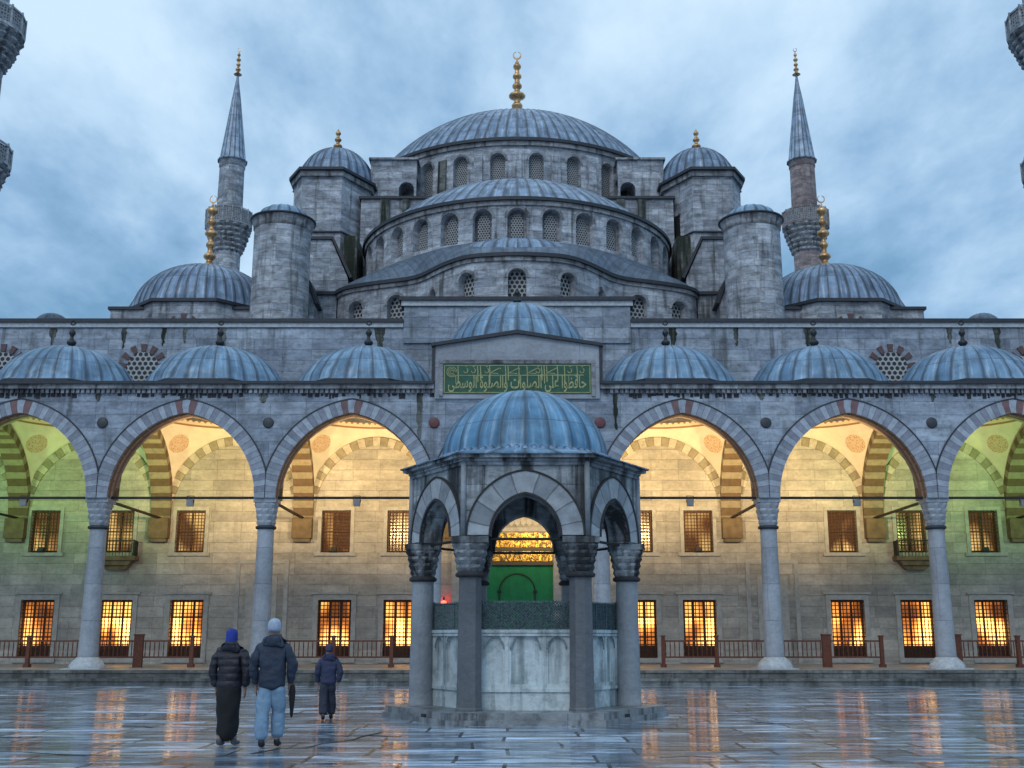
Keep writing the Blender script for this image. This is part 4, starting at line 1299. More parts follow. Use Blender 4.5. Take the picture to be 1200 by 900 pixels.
# arcade roof
mb = MB()
mb.box(-XA-.5, XA+.5, YA+TH, YW-.01, 9.30, 9.42)
mb.box(-XA-.5, XA+.5, YA+.05, YA+TH-.001, 9.28, 9.40)
mb.build('flat_roof', M['lead_dark'], arc)
dproto = None
YD = 37.55
for k in BAYS:
    if k == 0: continue
    x = S*k
    if dproto is None:
        d = lead_dome((0,0,9.85), 2.28, 1.55, 30, M['lead_light'], arc, 'dome', rib=.05, flare=.30, octf=(5, 2.42), loc=(x, YD, 0))
        W[d] = Vector((x, YD, 0))
        oc = [(2.62*math.sin(PI/8+PI/4*j)/1.0, -2.62*math.cos(PI/8+PI/4*j)) for j in range(8)]
        mb = MB(); mb.prism([(a*.97,b*.97) for a,b in oc], 9.38, 9.66); mb.build('octagon_base', M['cornice'], d, loc=(x,YD,0))
        mb = MB(); mb.prism([(a*1.03,b*1.03) for a,b in oc], 9.66, 9.76); mb.build('lead_rim', M['lead_edge'], d, loc=(x,YD,0))
        mb = MB(); mb.lathe((0,0,11.34), finial_prof(.95, .16, [1.0,.7]), 10); 
        mb.lathe((0,0,11.32), [(.28,.0),(.2,.08),(.06,.1)], 10)
        fo = mb.build('finial', M['bronze'], d, loc=(x,YD,0))
        mb = MB(Matrix.Translation((0,0,12.34)) @ Matrix.Rotation(PI/2,4,'X'))
        mb.lathe((0,0,0), [(.09,-.015),(.11,0),(.09,.015),(.06,0),(.09,-.015)], 14); mb.build('crescent', M['bronze'], fo, loc=(x,YD,0))
        dproto = d
    else:
        copy_tree(dproto, (x, YD-YA, 0), arc)

# raised frontispiece over the middle bay
mb = MB()
mb.xprism([(-2.60,ZE-.45),(2.60,ZE-.45),(2.60,10.58),(0,10.98),(-2.60,10.58)], YA-.10, YA+1.6)
fr = mb.build('frontispiece', M['fr_stone'] if 'fr_stone' in M else M['marble_grey'], arc)
mb = MB()
mb.xprism([(-2.72,10.56),(0,10.98),(2.72,10.56),(2.72,10.66),(0,11.10),(-2.72,10.66)], YA-.22, YA+1.7)
mb.box(-2.70,-2.6, YA-.14, YA+1.6, 9.42, 10.57); mb.box(2.6,2.70, YA-.14, YA+1.6, 9.42, 10.57)
mb.build('coping', M['lead_edge'], fr)
mb = MB()
for (a,b,c,d) in ((-2.46,-2.34,8.95,10.12),(2.34,2.46,8.95,10.12)): mb.box(a,b,YA-.15,YA-.099,c,d)
mb.box(-2.46,2.46,YA-.16,YA-.099,10.0,10.12)
mb.build('panel_frame', M['cornice'], fr)
mb = MB(); mb.box(-2.34, 2.34, YA-.125, YA-.098, 9.03, 9.99)
M['panel_green'] = plain('inscription_green', (.018,.105,.06), .5, 0, .35, 5)
M['panel_gold'] = plain('inscription_gilding', (.42,.44,.20), .5, .1, .35, 9)
pn = mb.build('inscription_panel', M['panel_green'], fr)
# octagon and higher dome above
oc = [(2.62*math.sin(PI/8+PI/4*j), YD-2.62*math.cos(PI/8+PI/4*j)) for j in range(8)]
mb = MB(); mb.prism(oc, 9.4, 11.0); ob = mb.build('octagon_base', M['cornice'], arc)
oc = [(2.72*math.sin(PI/8+PI/4*j), YD-2.72*math.cos(PI/8+PI/4*j)) for j in range(8)]
mb = MB(); mb.prism(oc, 11.0, 11.1); mb.build('lead_rim', M['lead_edge'], ob)
cdm = lead_dome((0,YD,11.2), 2.30, 1.75, 28, M['lead_light'], arc, 'dome', rib=.05, flare=.28, octf=(5, 2.42))
mb = MB(); mb.lathe((0,YD,12.9), finial_prof(.8, .15, [1.0,.7]), 10); mb.build('finial', M['bronze'], cdm)

# lettering
def letters():
    mb = MB()
    z0, z1, xa, xb = 9.03, 9.99, -2.34, 2.34
    yf = YA-.128
    def stroke(pts, w, yo=0):
        for i in range(len(pts)-1):
            a = Vector(pts[i]); b = Vector(pts[i+1]); t = (b-a).normalized(); n = Vector((-t.y, t.x))
            wa = w*(1 if i else .7); 
            q = [a-n*wa-t*w*.3, b-n*w+t*w*.3, b+n*w+t*w*.3, a+n*wa-t*w*.3]
            mb.face([(p.x, yf-.004-yo, p.y) for p in q])
    # outer rule
    for (x0,x1,c,d) in ((xa+.03,xa+.055,z0+.03,z1-.03),(xb-.055,xb-.03,z0+.03,z1-.03),(xa+.05,xb-.05,z1-.055,z1-.03),(xa+.05,xb-.05,z0+.03,z0+.05)):
        mb.face([(x0,yf,c),(x1,yf,c),(x1,yf,d),(x0,yf,d)])
    # the long horizontal kashida through the middle and tall alifs and lams
    stroke([(xa+.42, 9.62),(xb-.25, 9.63)], .014)
    for i, x in enumerate((-1.86,-1.24,-1.15,-.86,-.36,-.28,.06,.32,.78,.86,.94,1.28,1.50,1.90)):
        lo = 9.36 + .05*((i*7) % 3)
        stroke([(x-.012, 9.93),(x, 9.75),(x+.004, lo)], .016, .001)
    # long slanting kafs and little marks in the upper row
    for x in (-.72, -.12, .48, 1.08):
        stroke([(x-.14, 9.70),(x+.17, 9.86),(x+.20, 9.83)], .014, .002)
        stroke([(x-.14, 9.70),(x+.12, 9.68)], .012, .002)
    for x in (-1.62,-1.38,1.66,2.05,-.96,.66):
        stroke([(x-.07,9.76),(x-.03,9.70),(x+.04,9.71),(x+.07,9.80),(x+.03,9.84)], .013, .002)
        stroke([(x-.02,9.90),(x+.03,9.90)], .014, .002)
    # round medallion monogram at the left end
    for r in (.06,.11,.16):
        stroke([(-2.06+r*math.cos(a*.5)*1.0, 9.73+r*math.sin(a*.5)) for a in range(0, 12)], .011, .002)
    o = mb.build('lettering', M['panel_gold'], pn)
    w = ["\uFEA3\uFE8E\uFED3\uFEC8\uFEEE\uFE8D","\uFECB\uFEE0\uFEF0","\uFE8D\uFEDF\uFEBC\uFEE0\uFEEE\uFE8D\uFE95","\uFEED\uFE8D\uFEDF\uFEBC\uFEE0\uFEEE\uFE93","\uFE8D\uFEDF\uFEEE\uFEB3\uFEC4\uFEF0"]
    s = "".join(" " + t for t in w)[::-1].strip()
    cu = bpy.data.curves.new('inscription_text', 'FONT'); cu.body = s; cu.align_x = 'CENTER'; cu.size = 1; cu.extrude = .01; cu.offset = .012
    to = bpy.data.objects.new('inscription_text', cu); COL.objects.link(to)
    bpy.context.view_layer.update()
    dg = bpy.context.evaluated_depsgraph_get()
    me = bpy.data.meshes.new_from_object(to.evaluated_get(dg))
    bpy.data.objects.remove(to); bpy.data.curves.remove(cu)
    xs = [v.co.x for v in me.vertices]; ys = [v.co.y for v in me.vertices]
    sx = 4.35/(max(xs)-min(xs)); sy = .56/(max(ys)-min(ys))
    cx = (max(xs)+min(xs))/2
    for v in me.vertices:
        x, y = (v.co.x-cx)*sx, (v.co.y-min(ys))*sy
        zz = v.co.z
        v.co = (x, YA-.132-zz*.4 - YA, 9.07+y)
    me.materials.clear(); me.materials.append(M['panel_gold'])
    me.name = 'script_line'
    ob_ = bpy.data.objects.new('script_line', me); COL.objects.link(ob_)
    ob_.parent = pn; ob_.location = (0,0,0)
letters()

# ------------------------------------------------------------------ wooden balustrades
def balustrade(x0, x1, posts, label):
    y = 36.3; zt = 1.47; zb = .92; zf = .632
    rt = empty('balustrade', ((x0+x1)/2, y, zf), label=label, cat='railing', group='wooden balustrades on the terrace')
    mb = MB()
    mb.box(x0, x1, y-.03, y+.03, zt-.05, zt); mb.box(x0, x1, y-.025, y+.025, zb, zb+.05)
    mb.build('rail', M['wood'], rt)
    mb = MB(); x = x0+.08
    while x < x1-.04:
        mb.lathe((x,y,0), [(.014,zb+.05),(.02,zb+.12),(.012,zb+.2),(.02,zb+.35),(.013,zt-.05)], 6); x += .145
    mb.build('baluster_row', M['wood'], rt)
    for px, big in posts:
        mb = MB(); w = .14 if big else .055
        top = 1.62 if big else 1.58
        mb.box(px-w, px+w, y-.07, y+.07, zf, top); mb.box(px-w-.02, px+w+.02, y-.09, y+.09, top, top+.04)
        if not big: mb.box(px-w-.03, px+w+.03, y-.12, y+.12, zf, zf+.10)
        mb.build('post', M['wood'], rt)
balustrade(-19.6, -10.35, [(-18.0,False),(-15.55,False),(-12.05,True),(-10.35,False)], 'long reddish wooden balustrade on the terrace left of the two walkers')
balustrade(-7.75, -4.0, [(-5.85,False),(-4.0,False)], 'short reddish wooden balustrade between the fountain and the left walkers')
balustrade(4.65, 11.6, [(4.65,False),(6.35,False),(9.85,True),(11.6,False)], 'reddish wooden balustrade on the terrace just right of the fountain')
balustrade(14.0, 19.6, [(14.0,True),(15.95,False),(18.2,False)], 'reddish wooden balustrade at the far right end of the terrace')

# ------------------------------------------------------------------ FOUNTAIN
FX, FY = .16, 23.55
fo = empty('ablution_fountain', (FX, FY, 0), label='hexagonal marble ablution fountain with lead dome standing in the courtyard', cat='fountain')
def hexp(R, ph=PI/6):
    return [(FX+R*math.sin(ph+PI/3*k), FY-R*math.cos(ph+PI/3*k)) for k in range(6)]
mb = MB(); mb.prism(hexp(2.92), -.02, .10); mb.prism(hexp(2.86), .10, .225)
st = mb.build('step', M['fount_step'] if 'fount_step' in M else M['marble_fount'], fo)
mb = MB()
for x in (-1.92, 1.92):
    y = FY - 2.86*math.cos(PI/6) + (abs(x)-1.43)*math.tan(PI/3)
    xf = Matrix.Translation((FX+x, y, 0)) @ Matrix.Rotation((1 if x > 0 else -1)*PI/3, 4, 'Z')
    q = MB(xf); q.box(-.08,.08,-.035,.02,.02,.16)
    b0 = len(mb.v); mb.v += q.v; mb.f += [tuple(i+b0 for i in f) for f in q.f]; mb.uv += q.uv; mb.mi += q.mi; mb.sm += q.sm
mb.build('drain_hole', M['crust'], st)
def hexF(k, ap):
    a = PI/3*k
    n = Vector((math.sin(a), -math.cos(a))); t = Vector((math.cos(a), math.sin(a)))
    return lambda u, z, d: (FX+n.x*(ap-d)+t.x*u, FY+n.y*(ap-d)+t.y*u, z)
# columns
for k in range(6):
    a = PI/6 + PI/3*k; R = 2.13
    c = (FX+R*math.sin(a), FY-R*math.cos(a), 0)
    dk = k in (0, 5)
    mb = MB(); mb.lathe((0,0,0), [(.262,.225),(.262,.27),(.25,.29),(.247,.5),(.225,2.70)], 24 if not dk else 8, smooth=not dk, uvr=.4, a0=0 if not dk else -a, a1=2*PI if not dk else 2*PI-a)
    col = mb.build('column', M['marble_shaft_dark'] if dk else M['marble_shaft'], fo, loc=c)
    mb = MB(); muq_cap(mb, (0,0,0), 2.80, 3.47, .245, .335, 4)
    cp = mb.build('capital', M['fount_dark'], col, loc=c)
    mb = MB(); mb.lathe((0,0,0), [(.23,2.70),(.285,2.72),(.29,2.77),(.24,2.81)], 24)
    mb.build('neck_ring', M['crust'], col, loc=c)
    if k in (0,5): 
        cp.rotation_euler = (0,0,0)
APW = 2.06
hs = APW*math.tan(PI/6)
fo_arch = op(0, .66, 3.2, 3.50, 'pointed', e=.13)
mb = MB()
for k in range(6):
    F = hexF(k, APW); mb.strip(F, -hs, hs, 3.472, 4.97, [fo_arch], .42, nseg=20, du=.6, mr=0)
    F = hexF(k, APW-.42); h2 = (APW-.42)*math.tan(PI/6); mb.strip(F, -h2, h2, 3.472, 4.97, [fo_arch], 0, nseg=20, du=.6)
fw_ = mb.build('arcade_wall', M['fount_dark'], fo)
for k in range(6):
    F = hexF(k, APW)
    mb = MB(); mb.ring(F, fo_arch, .46, -.035, .02, 24, clip=hs-.02)
    v = mb.build('arch_ring', M['vous_fount'], fo)
    mb = MB(); mb.ring(F, fo_arch, .05, -.06, .02, 24); oo = dict(fo_arch); oo['hw'] += .46
    mb.ring(F, oo, .035, -.055, .02, 24, clip=hs-.02); mb.build('hood_mould', M['crust'], v)
    mb = MB(); mb.box(0,0,0,0,0,0) if False else None
    p = F(-1.18, 3.44, .2); q = F(1.18, 3.44, .2)
    mb.bar((p[0],p[1],3.44), (q[0],q[1],3.44), .028, 6); mb.build('tie_rod', M['iron'], fo)
    # corner pilaster strip
for k in range(6):
    mb = MB()
    a = PI/6 + PI/3*k; R = (APW+.02)/math.cos(PI/6)
    mb.bar((FX+R*math.sin(a), FY-R*math.cos(a), 3.48), (FX+R*math.sin(a), FY-R*math.cos(a), 4.95), .055, 12)
    mb.build('corner_shaft', M['marble_shaft'], fo)
mb = MB(); mb.prism(hexp(2.43), 4.86, 4.93); mb.prism(hexp(2.48), 4.93, 4.99); mb.prism(hexp(2.60), 4.99, 5.06)
cn = mb.build('cornice', M['fount_dark'], fo)
# lead skirt roof (hexagon to circle) with scalloped drip edge
mb = MB(); n = 120
for i in range(n):
    a0 = 2*PI*i/n; a1 = 2*PI*(i+1)/n
    def hr(a, R=2.66):
        b = (a) % (PI/3) - PI/6
        b = ((a + PI/6) % (PI/3)) - PI/6
        return R*math.cos(PI/6)/math.cos(b)
    A = lambda a, t, z: (FX+(hr(a)*(1-t)+1.78*t)*math.sin(a), FY-(hr(a)*(1-t)+1.78*t)*math.cos(a), z)
    mb.face([A(a0,0,5.08),A(a1,0,5.08),A(a1,1,5.26),A(a0,1,5.26)], uv=[(i/5,0),((i+1)/5,0),((i+1)/5,.9),(i/5,.9)], smooth=True)
    mb.face([A(a0,0,5.05),A(a1,0,5.05),A(a1,0,5.08),A(a0,0,5.08)], uv=[(i/5,0),((i+1)/5,0),((i+1)/5,.1),(i/5,.1)])
mb.build('skirt_roof', M['lead_light'], fo)
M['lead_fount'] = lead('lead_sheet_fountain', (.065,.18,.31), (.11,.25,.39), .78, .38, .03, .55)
lead_dome((FX,FY,5.24), 1.74, 1.52, 22, M['lead_fount'], fo, 'dome', rib=.035, flare=.12, sub=6, n=20)
mb = MB()
for k in range(64):
    a = 2*PI*k/64; r = 1.90
    mb.bar((FX+1.72*math.sin(a), FY-1.72*math.cos(a), 5.28),(FX+r*math.sin(a), FY-r*math.cos(a), 5.17), .06, 8)
mb.build('scalloped_edge', M['lead'], fo)
# basin
AB = 1.66
sb = AB*math.tan(PI/6)
bs = empty
mb = MB()
pans = [op(-.60,.17,.70,1.36,'pointed',e=.10), op(0,.27,.70,1.34,'pointed',e=.10), op(.60,.17,.70,1.36,'pointed',e=.10)]
for k in range(6):
    F = hexF(k, AB)
    mb.strip(F, -sb, sb, .225, 1.66, pans, .06, nseg=12, du=.5)
    for o in pans: mb.pane(F, o, .058, 12)
basin = mb.build('basin', M['basin'], fo)
mb = MB(); mb.prism(hexp((AB+.05)/math.cos(PI/6)), 1.66, 1.72); mb.build('rim', M['basin'], basin)
mb = MB()
for k in range(6):
    F = hexF(k, AB)
    for u in (-sb+.06, -.36, .36, sb-.06):
        A = [F(u-.035,.62,-.02),F(u+.035,.62,-.02),F(u+.035,1.60,-.02),F(u-.035,1.60,-.02)]
        mb.face(A)
        mb.face([F(u-.035,.62,.01),F(u-.035,.62,-.02),F(u-.035,1.60,-.02),F(u-.035,1.60,.01)])
        mb.face([F(u+.035,.62,-.02),F(u+.035,.62,.01),F(u+.035,1.60,.01),F(u+.035,1.60,-.02)])
    for z, h in ((.56,.06),(1.60,.05)):
        mb.face([F(-sb,z,-.035),F(sb,z,-.035),F(sb,z+h,-.035),F(-sb,z+h,-.035)]); mb.face([F(-sb,z+h,-.035),F(sb,z+h,-.035),F(sb,z+h,.01),F(-sb,z+h,.01)])
        mb.face([F(-sb,z,.01),F(sb,z,.01),F(sb,z,-.035),F(-sb,z,-.035)])
mb.build('panel_moulding', M['basin'], basin)
M['panel_arch'] = plain('stained_moulding', (.09,.125,.135), .6, 0, .5, 9, c2=(.30,.36,.38))
for k in range(6):
    F = hexF(k, AB)
    for o in pans:
        mb = MB(); mb.ring(F, o, .028, -.018, .02, 14); mb.build('panel_arch', M['panel_arch'], basin)
# metal lattice above the basin
for k in range(6):
    F = hexF(k, AB-.03); s2 = (AB-.03)*math.tan(PI/6)-.01
    mb = MB(); za, zb = 1.725, 2.24; H = zb-za; r = .0105
    stp = .058
    u = -s2 - H
    while u < s2:
        for d_ in (1, -1):
            ua, ub = (u, u+H) if d_ > 0 else (u+H, u)
            pa, pb = (ua, za), (ub, zb)
            def clip(p, q):
                (x0,y0),(x1,y1) = p, q
                t0, t1 = 0.0, 1.0
                for lim, sg in ((-s2, 1), (s2, -1)):
                    f0 = sg*(x0-lim); f1 = sg*(x1-lim)
                    if f0 < 0 and f1 < 0: return None
                    if f0 < 0: t0 = max(t0, f0/(f0-f1))
                    if f1 < 0: t1 = min(t1, f0/(f0-f1))
                if t0 >= t1: return None
                return (x0+(x1-x0)*t0, y0+(y1-y0)*t0), (x0+(x1-x0)*t1, y0+(y1-y0)*t1)
            c = clip(pa, pb)
            if c: mb.bar(F(c[0][0],c[0][1],0), F(c[1][0],c[1][1],.0), r, 3)
        u += stp
    for z in (za, zb): mb.bar(F(-s2,z,0), F(s2,z,0), .02, 6)
    for j in range(5):
        u = -s2 + 2*s2*j/4; mb.bar(F(u,za,-.01), F(u,zb+(.05 if j in (0,4) else .0),-.01), .013, 5)
    # little crest of leaves along the top
    j = -s2+.03
    while j < s2:
        mb.face([F(j-.02,zb,0),F(j+.02,zb,0),F(j,zb+.05,0)]); j += .05
    mb.build('lattice_grille', M['patina'], fo)
mb = MB(); mb.prism(hexp((AB-.2)/math.cos(PI/6)), 1.3, 1.62)
wm, nt, b = mat('basin_water'); b.inputs['Base Color'].default_value = (.01,.02,.025,1); b.inputs['Roughness'].default_value = .08
mb.build('water', wm, basin)

# ------------------------------------------------------------------ FLOODLIGHTS in the arcade
warm = (1.0, .70, .31); green = (.55, 1.0, .27)
lam = plain('floodlight_body', (.25,.26,.27), .5, .3)
def lens_mat(name, c, s):
    m, nt, b = mat(name); b.inputs['Base Color'].default_value = (.5,.5,.5,1)
    b.inputs['Emission Color'].default_value = (*c,1); b.inputs['Emission Strength'].default_value = s
    return m
LW = lens_mat('lens_warm', warm, 5); LG = lens_mat('lens_green', green, 3)
where = {-4:'beyond the left edge of the photo', -3:'in the leftmost green lit bay', -2:'in the second arch from the left', -1:'in the arch left of the fountain', 0:'behind the fountain dome',
         1:'in the arch right of the fountain', 2:'in the second arch from the right', 3:'in the rightmost green lit bay', 4:'beyond the right edge of the photo'}
for k in range(-4, 5):
    x = S*k + (.2 if k else .9)
    gcol = abs(k) >= 3
    if abs(k) < 4:
        rt = empty('floodlight', (x, YC, ZS-.05), label='small floodlight hung on the iron tie rod ' + where[k], cat='floodlight', group='floodlights on the tie rods')
        mb = MB(); mb.box(x-.10, x+.10, YC-.10, YC+.05, ZS-.22, ZS-.02); mb.build('housing', lam, rt)
        mb = MB(); mb.box(x-.08, x+.08, YC+.051, YC+.065, ZS-.20, ZS-.04); mb.build('lens', LG if gcol else LW, rt)
        mb = MB(); mb.bar((x-.11,YC,ZS-.12),(x-.11,YC,ZS+.10),.012,4); mb.bar((x+.11,YC,ZS-.12),(x+.11,YC,ZS+.10),.012,4); mb.bar((x-.11,YC,ZS+.10),(x+.11,YC,ZS+.10),.012,4)
        mb.build('bracket', M['iron'], rt)
    li = bpy.data.lights.new('flood_spot', 'SPOT'); li.energy = 1600 if not gcol else 600
    li.color = green if gcol else warm; li.spot_size = R_(130); li.spot_blend = .9; li.shadow_soft_size = .12
    lo = bpy.data.objects.new('flood_spot', li); COL.objects.link(lo)
    lo.location = (x, YC+.25, ZS-.02)
    d = Vector((0, 1, .72)).normalized()
    lo.rotation_euler = d.to_track_quat('-Z', 'Y').to_euler()

for x, wh in ((-17.2,'upper window in the leftmost bay'),(-6.6,'upper window left of the fountain'),(6.6,'upper window right of the fountain'),(17.0,'upper window in the rightmost bay')):
    rt = empty('floodlight', (x-.05, YW-.12, 4.55), label='tiny dark floodlight sitting on the sill of the ' + wh, cat='floodlight', group='floodlights on the window sills')
    mb = MB(); mb.box(x-.14, x+.06, YW-.17, YW-.07, 4.60, 4.74); mb.build('housing', M['bronze'], rt)
    mb = MB(); mb.bar((x-.17,YW-.12,4.555),(x-.17,YW-.12,4.68),.014,4); mb.bar((x+.09,YW-.12,4.555),(x+.09,YW-.12,4.68),.014,4); mb.box(x-.19,x+.11,YW-.16,YW-.08,4.552,4.57); mb.build('bracket', M['iron'], rt)
# red lamp left of the portal
rt = empty('red_lamp', (-2.62, YW-.25, 2.7), label='glowing red lamp beside the portal, seen through the left of the fountain', cat='lamp')
mb = MB(); mb.lathe((-2.62,YW-.25,2.72), [(.02,-.12),(.09,-.09),(.12,0),(.09,.09),(.02,.12)], 16); mb.build('globe', lens_mat('red_glow', (1,.03,.015), 9), rt)
mb = MB(); mb.bar((-2.62,YW-.25,2.84),(-2.62,YW-.25,2.95),.03,8); mb.bar((-2.62,YW-.25,2.9),(-2.62,YW-.02,2.9),.02,6); mb.build('bracket', M['iron'], rt)

# ------------------------------------------------------------------ PEOPLE
def skin(name, verts, edges, mats, parent, scale, wl, sub=2, root=0):
    me = bpy.data.meshes.new(name)
    me.from_pydata([tuple(Vector(v[0])*scale) for v in verts], edges, [])
    ob = bpy.data.objects.new(name, me); COL.objects.link(ob)
    md = ob.modifiers.new('s', 'SKIN'); md.use_smooth_shade = True
    sv = me.skin_vertices[0].data
    for i, v in enumerate(verts):
        sv[i].radius = (v[1]*scale, v[2]*scale); sv[i].use_root = (i == root)
    m2 = ob.modifiers.new('u', 'SUBSURF'); sub = 3 if name in ('jacket', 'trousers', 'skirt', 'hood') else 2; m2.levels = sub; m2.render_levels = sub
    bpy.context.view_layer.update()
    dg = bpy.context.evaluated_depsgraph_get()
    new = bpy.data.meshes.new_from_object(ob.evaluated_get(dg))
    bpy.data.objects.remove(ob); bpy.data.meshes.remove(me)
    new.materials.clear()
    for m in (mats if isinstance(mats, list) else [mats]): new.materials.append(m)
    for p in new.polygons: p.use_smooth = True
    if name in ('jacket', 'trousers', 'skirt', 'hood'):
        from mathutils import noise as mn
        nr = [v.normal.copy() for v in new.vertices]
        for v, nn in zip(new.vertices, nr):
            q = v.co
            k = mn.noise(Vector((q.x*7+wl[0]*9, q.y*7, q.z*(13 if name == 'jacket' else 5))))*.020 + mn.noise(Vector((q.x*17, q.y*17+wl[0], q.z*24)))*.007
            v.co = q + nn*k
    o = bpy.data.objects.new(name, new); COL.objects.link(o); o.parent = parent
    return o
skinm = plain('skin', (.35,.20,.14), .55, 0, .15)
def person(loc, rz, sc_, label, jacket, lower, hat, shoe, kind='man', step=.12, pockets=False):
    rt = empty('person', loc, rz, label=label, cat='person')
    S_ = sc_
    s = step
    V = []; E = []
    def add(p, a, b=None, frm=None):
        V.append((p, a, b if b else a)); i = len(V)-1
        if frm is not None: E.append((frm, i))
        return i
    pel = add((0,0,.95), .145, .105)
    w = add((0,.0,1.12), .13, .095, frm=pel); ch = add((0,-.01,1.30), .16, .11, frm=w); nb = add((0,0,1.46), .07, .065, frm=ch)
    nk = add((0,.01,1.53), .052, .055, frm=nb); h1 = add((0,.025,1.60), .070, .085, frm=nk); h2 = add((0,.015,1.68), .078, .098, frm=h1); h3 = add((0,.01,1.745), .058, .07, frm=h2)
    nose = add((0,.125,1.635), .012, frm=h1)
    for sx in (-1, 1): add((sx*.085,0,1.64), .014, frm=h1)
    for sx in (-1, 1):
        sh = add((sx*.165,-.01,1.405), .060, frm=ch); fw = s*.5*(-sx)
        if pockets: fw = .05
        el = add((sx*.275,-.03+fw*.5,1.14), .042, frm=sh); wr = add((sx*.24,.04+fw,.90), .028, frm=el)
        pm = add((sx*.242,.055+fw,.82), .034, .020, frm=wr)
        for j, (dx, L) in enumerate(((-.028,.07),(-.010,.085),(.010,.08),(.028,.062))):
            k1 = add((sx*.242, .055+fw+dx, .79), .0085, frm=pm); k2 = add((sx*.238, .062+fw+dx*1.1, .79-L*.6), .0078, frm=k1); add((sx*.226, .066+fw+dx*1.1, .79-L), .0068, frm=k2)
        t1 = add((sx*.228,.10+fw,.83), .010, frm=pm); add((sx*.216,.115+fw,.785), .009, frm=t1)
    for sx in (-1, 1):
        fy = s*sx
        hp = add((sx*.085,0,.90), .085, frm=pel); kn = add((sx*.092,fy*.5+.01,.50), .058, frm=hp); an = add((sx*.092,fy-.02,.095), .040, frm=kn)
        he = add((sx*.092,fy-.03,.045), .036, .034, frm=an); add((sx*.10,fy+.15,.035), .036, .026, frm=an)
    body = skin('body', V, E, skinm, rt, S_, loc)
    # jacket with sleeves
    V = []; E = []
    long_ = kind == 'woman'
    j0 = add((0,0,.77), .215, .175); j1 = add((0,0,.98), .215, .17, frm=j0); j2 = add((0,0,1.14), .205, .16, frm=j1); j3 = add((0,-.01,1.32), .225, .165, frm=j2); j4 = add((0,-.005,1.46), .15, .12, frm=j3); j5 = add((0,0,1.59), .10, .10, frm=j4)
    for sx in (-1, 1):
        fw = s*.5*(-sx)
        if pockets: fw = .05
        a1 = add((sx*.20,-.01,1.39), .095, frm=j3); a2 = add((sx*(.295 if sx > 0 else .275),-.05+fw*.4,1.15), .084, frm=a1); a3 = add((sx*.245,.03+fw,.88), .066, frm=a2)
    jk = skin('jacket', V, E, jacket, rt, S_, loc)
    # hood lying on the back
    V = []; E = []
    a = add((-.13,-.05,1.50), .065); b = add((0,-.16,1.46), .11, .085, frm=a); c = add((.13,-.05,1.50), .065, frm=b); add((0,-.12,1.56), .09, .06, frm=b)
    skin('hood', V, E, jacket, jk, S_, loc)
    # lower garment
    V = []; E = []
    if kind == 'woman':
        p0 = add((0,0,.98), .17, .14); p1 = add((0,0,.80), .21, .19, frm=p0); p2 = add((.0,.0,.52), .19, .19, frm=p1); p3 = add((.0,.0,.28), .175, .17, frm=p2); add((.0,.0,.05), .15, .15, frm=p3)
        skin('skirt', V, E, lower, rt, S_, loc)
    else:
        p0 = add((0,0,1.04), .11, .09)
        for sx in (-1, 1):
            fy = s*sx
            q = add((sx*.085,0,.78), .108, .125, frm=p0); k_ = add((sx*.102,fy*.5+.01,.50), .100, .11, frm=q); k2 = add((sx*.104,fy*.8,.26), .098, .105, frm=k_); add((sx*.104,fy-.02,.11), .092, .10, frm=k2)
        skin('trousers', V, E, lower, rt, S_, loc)
    for sx in (-1, 1):
        V = []; E = []; fy = s*sx
        a = add((sx*.095,fy-.03,.14), .052); b = add((sx*.095,fy-.03,.055), .050, .048, frm=a); add((sx*.10,fy+.08,.045), .046, .040, frm=b); add((sx*.105,fy+.19,.038), .040, .030, frm=2)
        E[-1] = (2, 3)
        skin('shoe', V, E, shoe, rt, S_, loc)
    V = []; E = []
    if kind == 'woman':
        a = add((0,.0,1.77), .07, .085); b = add((0,-.015,1.69), .102, .116, frm=a); c = add((0,-.035,1.60), .092, .095, frm=b); d_ = add((0,-.035,1.53), .105, .095, frm=c); add((0,-.06,1.47), .13, .085, frm=d_)
        skin('headscarf', V, E, hat, rt, S_, loc)
    else:
        a = add((0,-.01,1.82), .06, .07); b = add((0,-.012,1.755), .108, .125, frm=a); c = add((0,-.02,1.67), .108, .122, frm=b); add((0,-.03,1.60), .09, .095, frm=c)
        skin('knit_cap', V, E, hat, rt, S_, loc)
    return rt
navy = plain('navy_jacket', (.03,.045,.08), .75, 0, .4, 7, .8, bd=.05)
def quilt():
    m, nt, b = mat('quilted_dark_jacket')
    pos = geopos(nt); sp = nt.nodes.new('ShaderNodeSeparateXYZ'); nt.links.new(pos, sp.inputs[0])
    f = math_(nt, 'ABSOLUTE', math_(nt, 'SINE', math_(nt, 'MULTIPLY', sp.outputs[2], 30)))
    f = math_(nt, 'ADD', math_(nt, 'MULTIPLY', f, .5), noise(nt, pos, 9, 3, .6))
    b.inputs['Base Color'].default_value = (.016,.016,.026,1); b.inputs['Roughness'].default_value = .6
    bump(nt, b, f, .6, .04)
    return m
lightblue = plain('light_blue_trousers', (.22,.35,.50), .8, 0, .25, 6, .8, bd=.05)
pale = plain('pale_blue_knit', (.40,.48,.62), .9, 0, .25, 40, .4)
blue = plain('royal_blue_scarf', (.02,.045,.33), .8, 0, .3, 10)
blackc = plain('black_cloth', (.010,.010,.013), .85, 0, .3)
dshoe = plain('dark_shoes', (.012,.014,.022), .5)
gshoe = plain('grey_shoes', (.10,.11,.13), .6)
person((-3.64,17.05,0), R_(4), 1.025, 'walker in a navy hooded jacket, pale blue trousers and a light knit cap', navy, lightblue, pale, dshoe, 'man', .10, True)
person((-4.33,17.3,0), R_(-6), .97, 'walker in a royal blue headscarf, dark quilted jacket and long black skirt', quilt(), blackc, blue, gshoe, 'woman', .05)
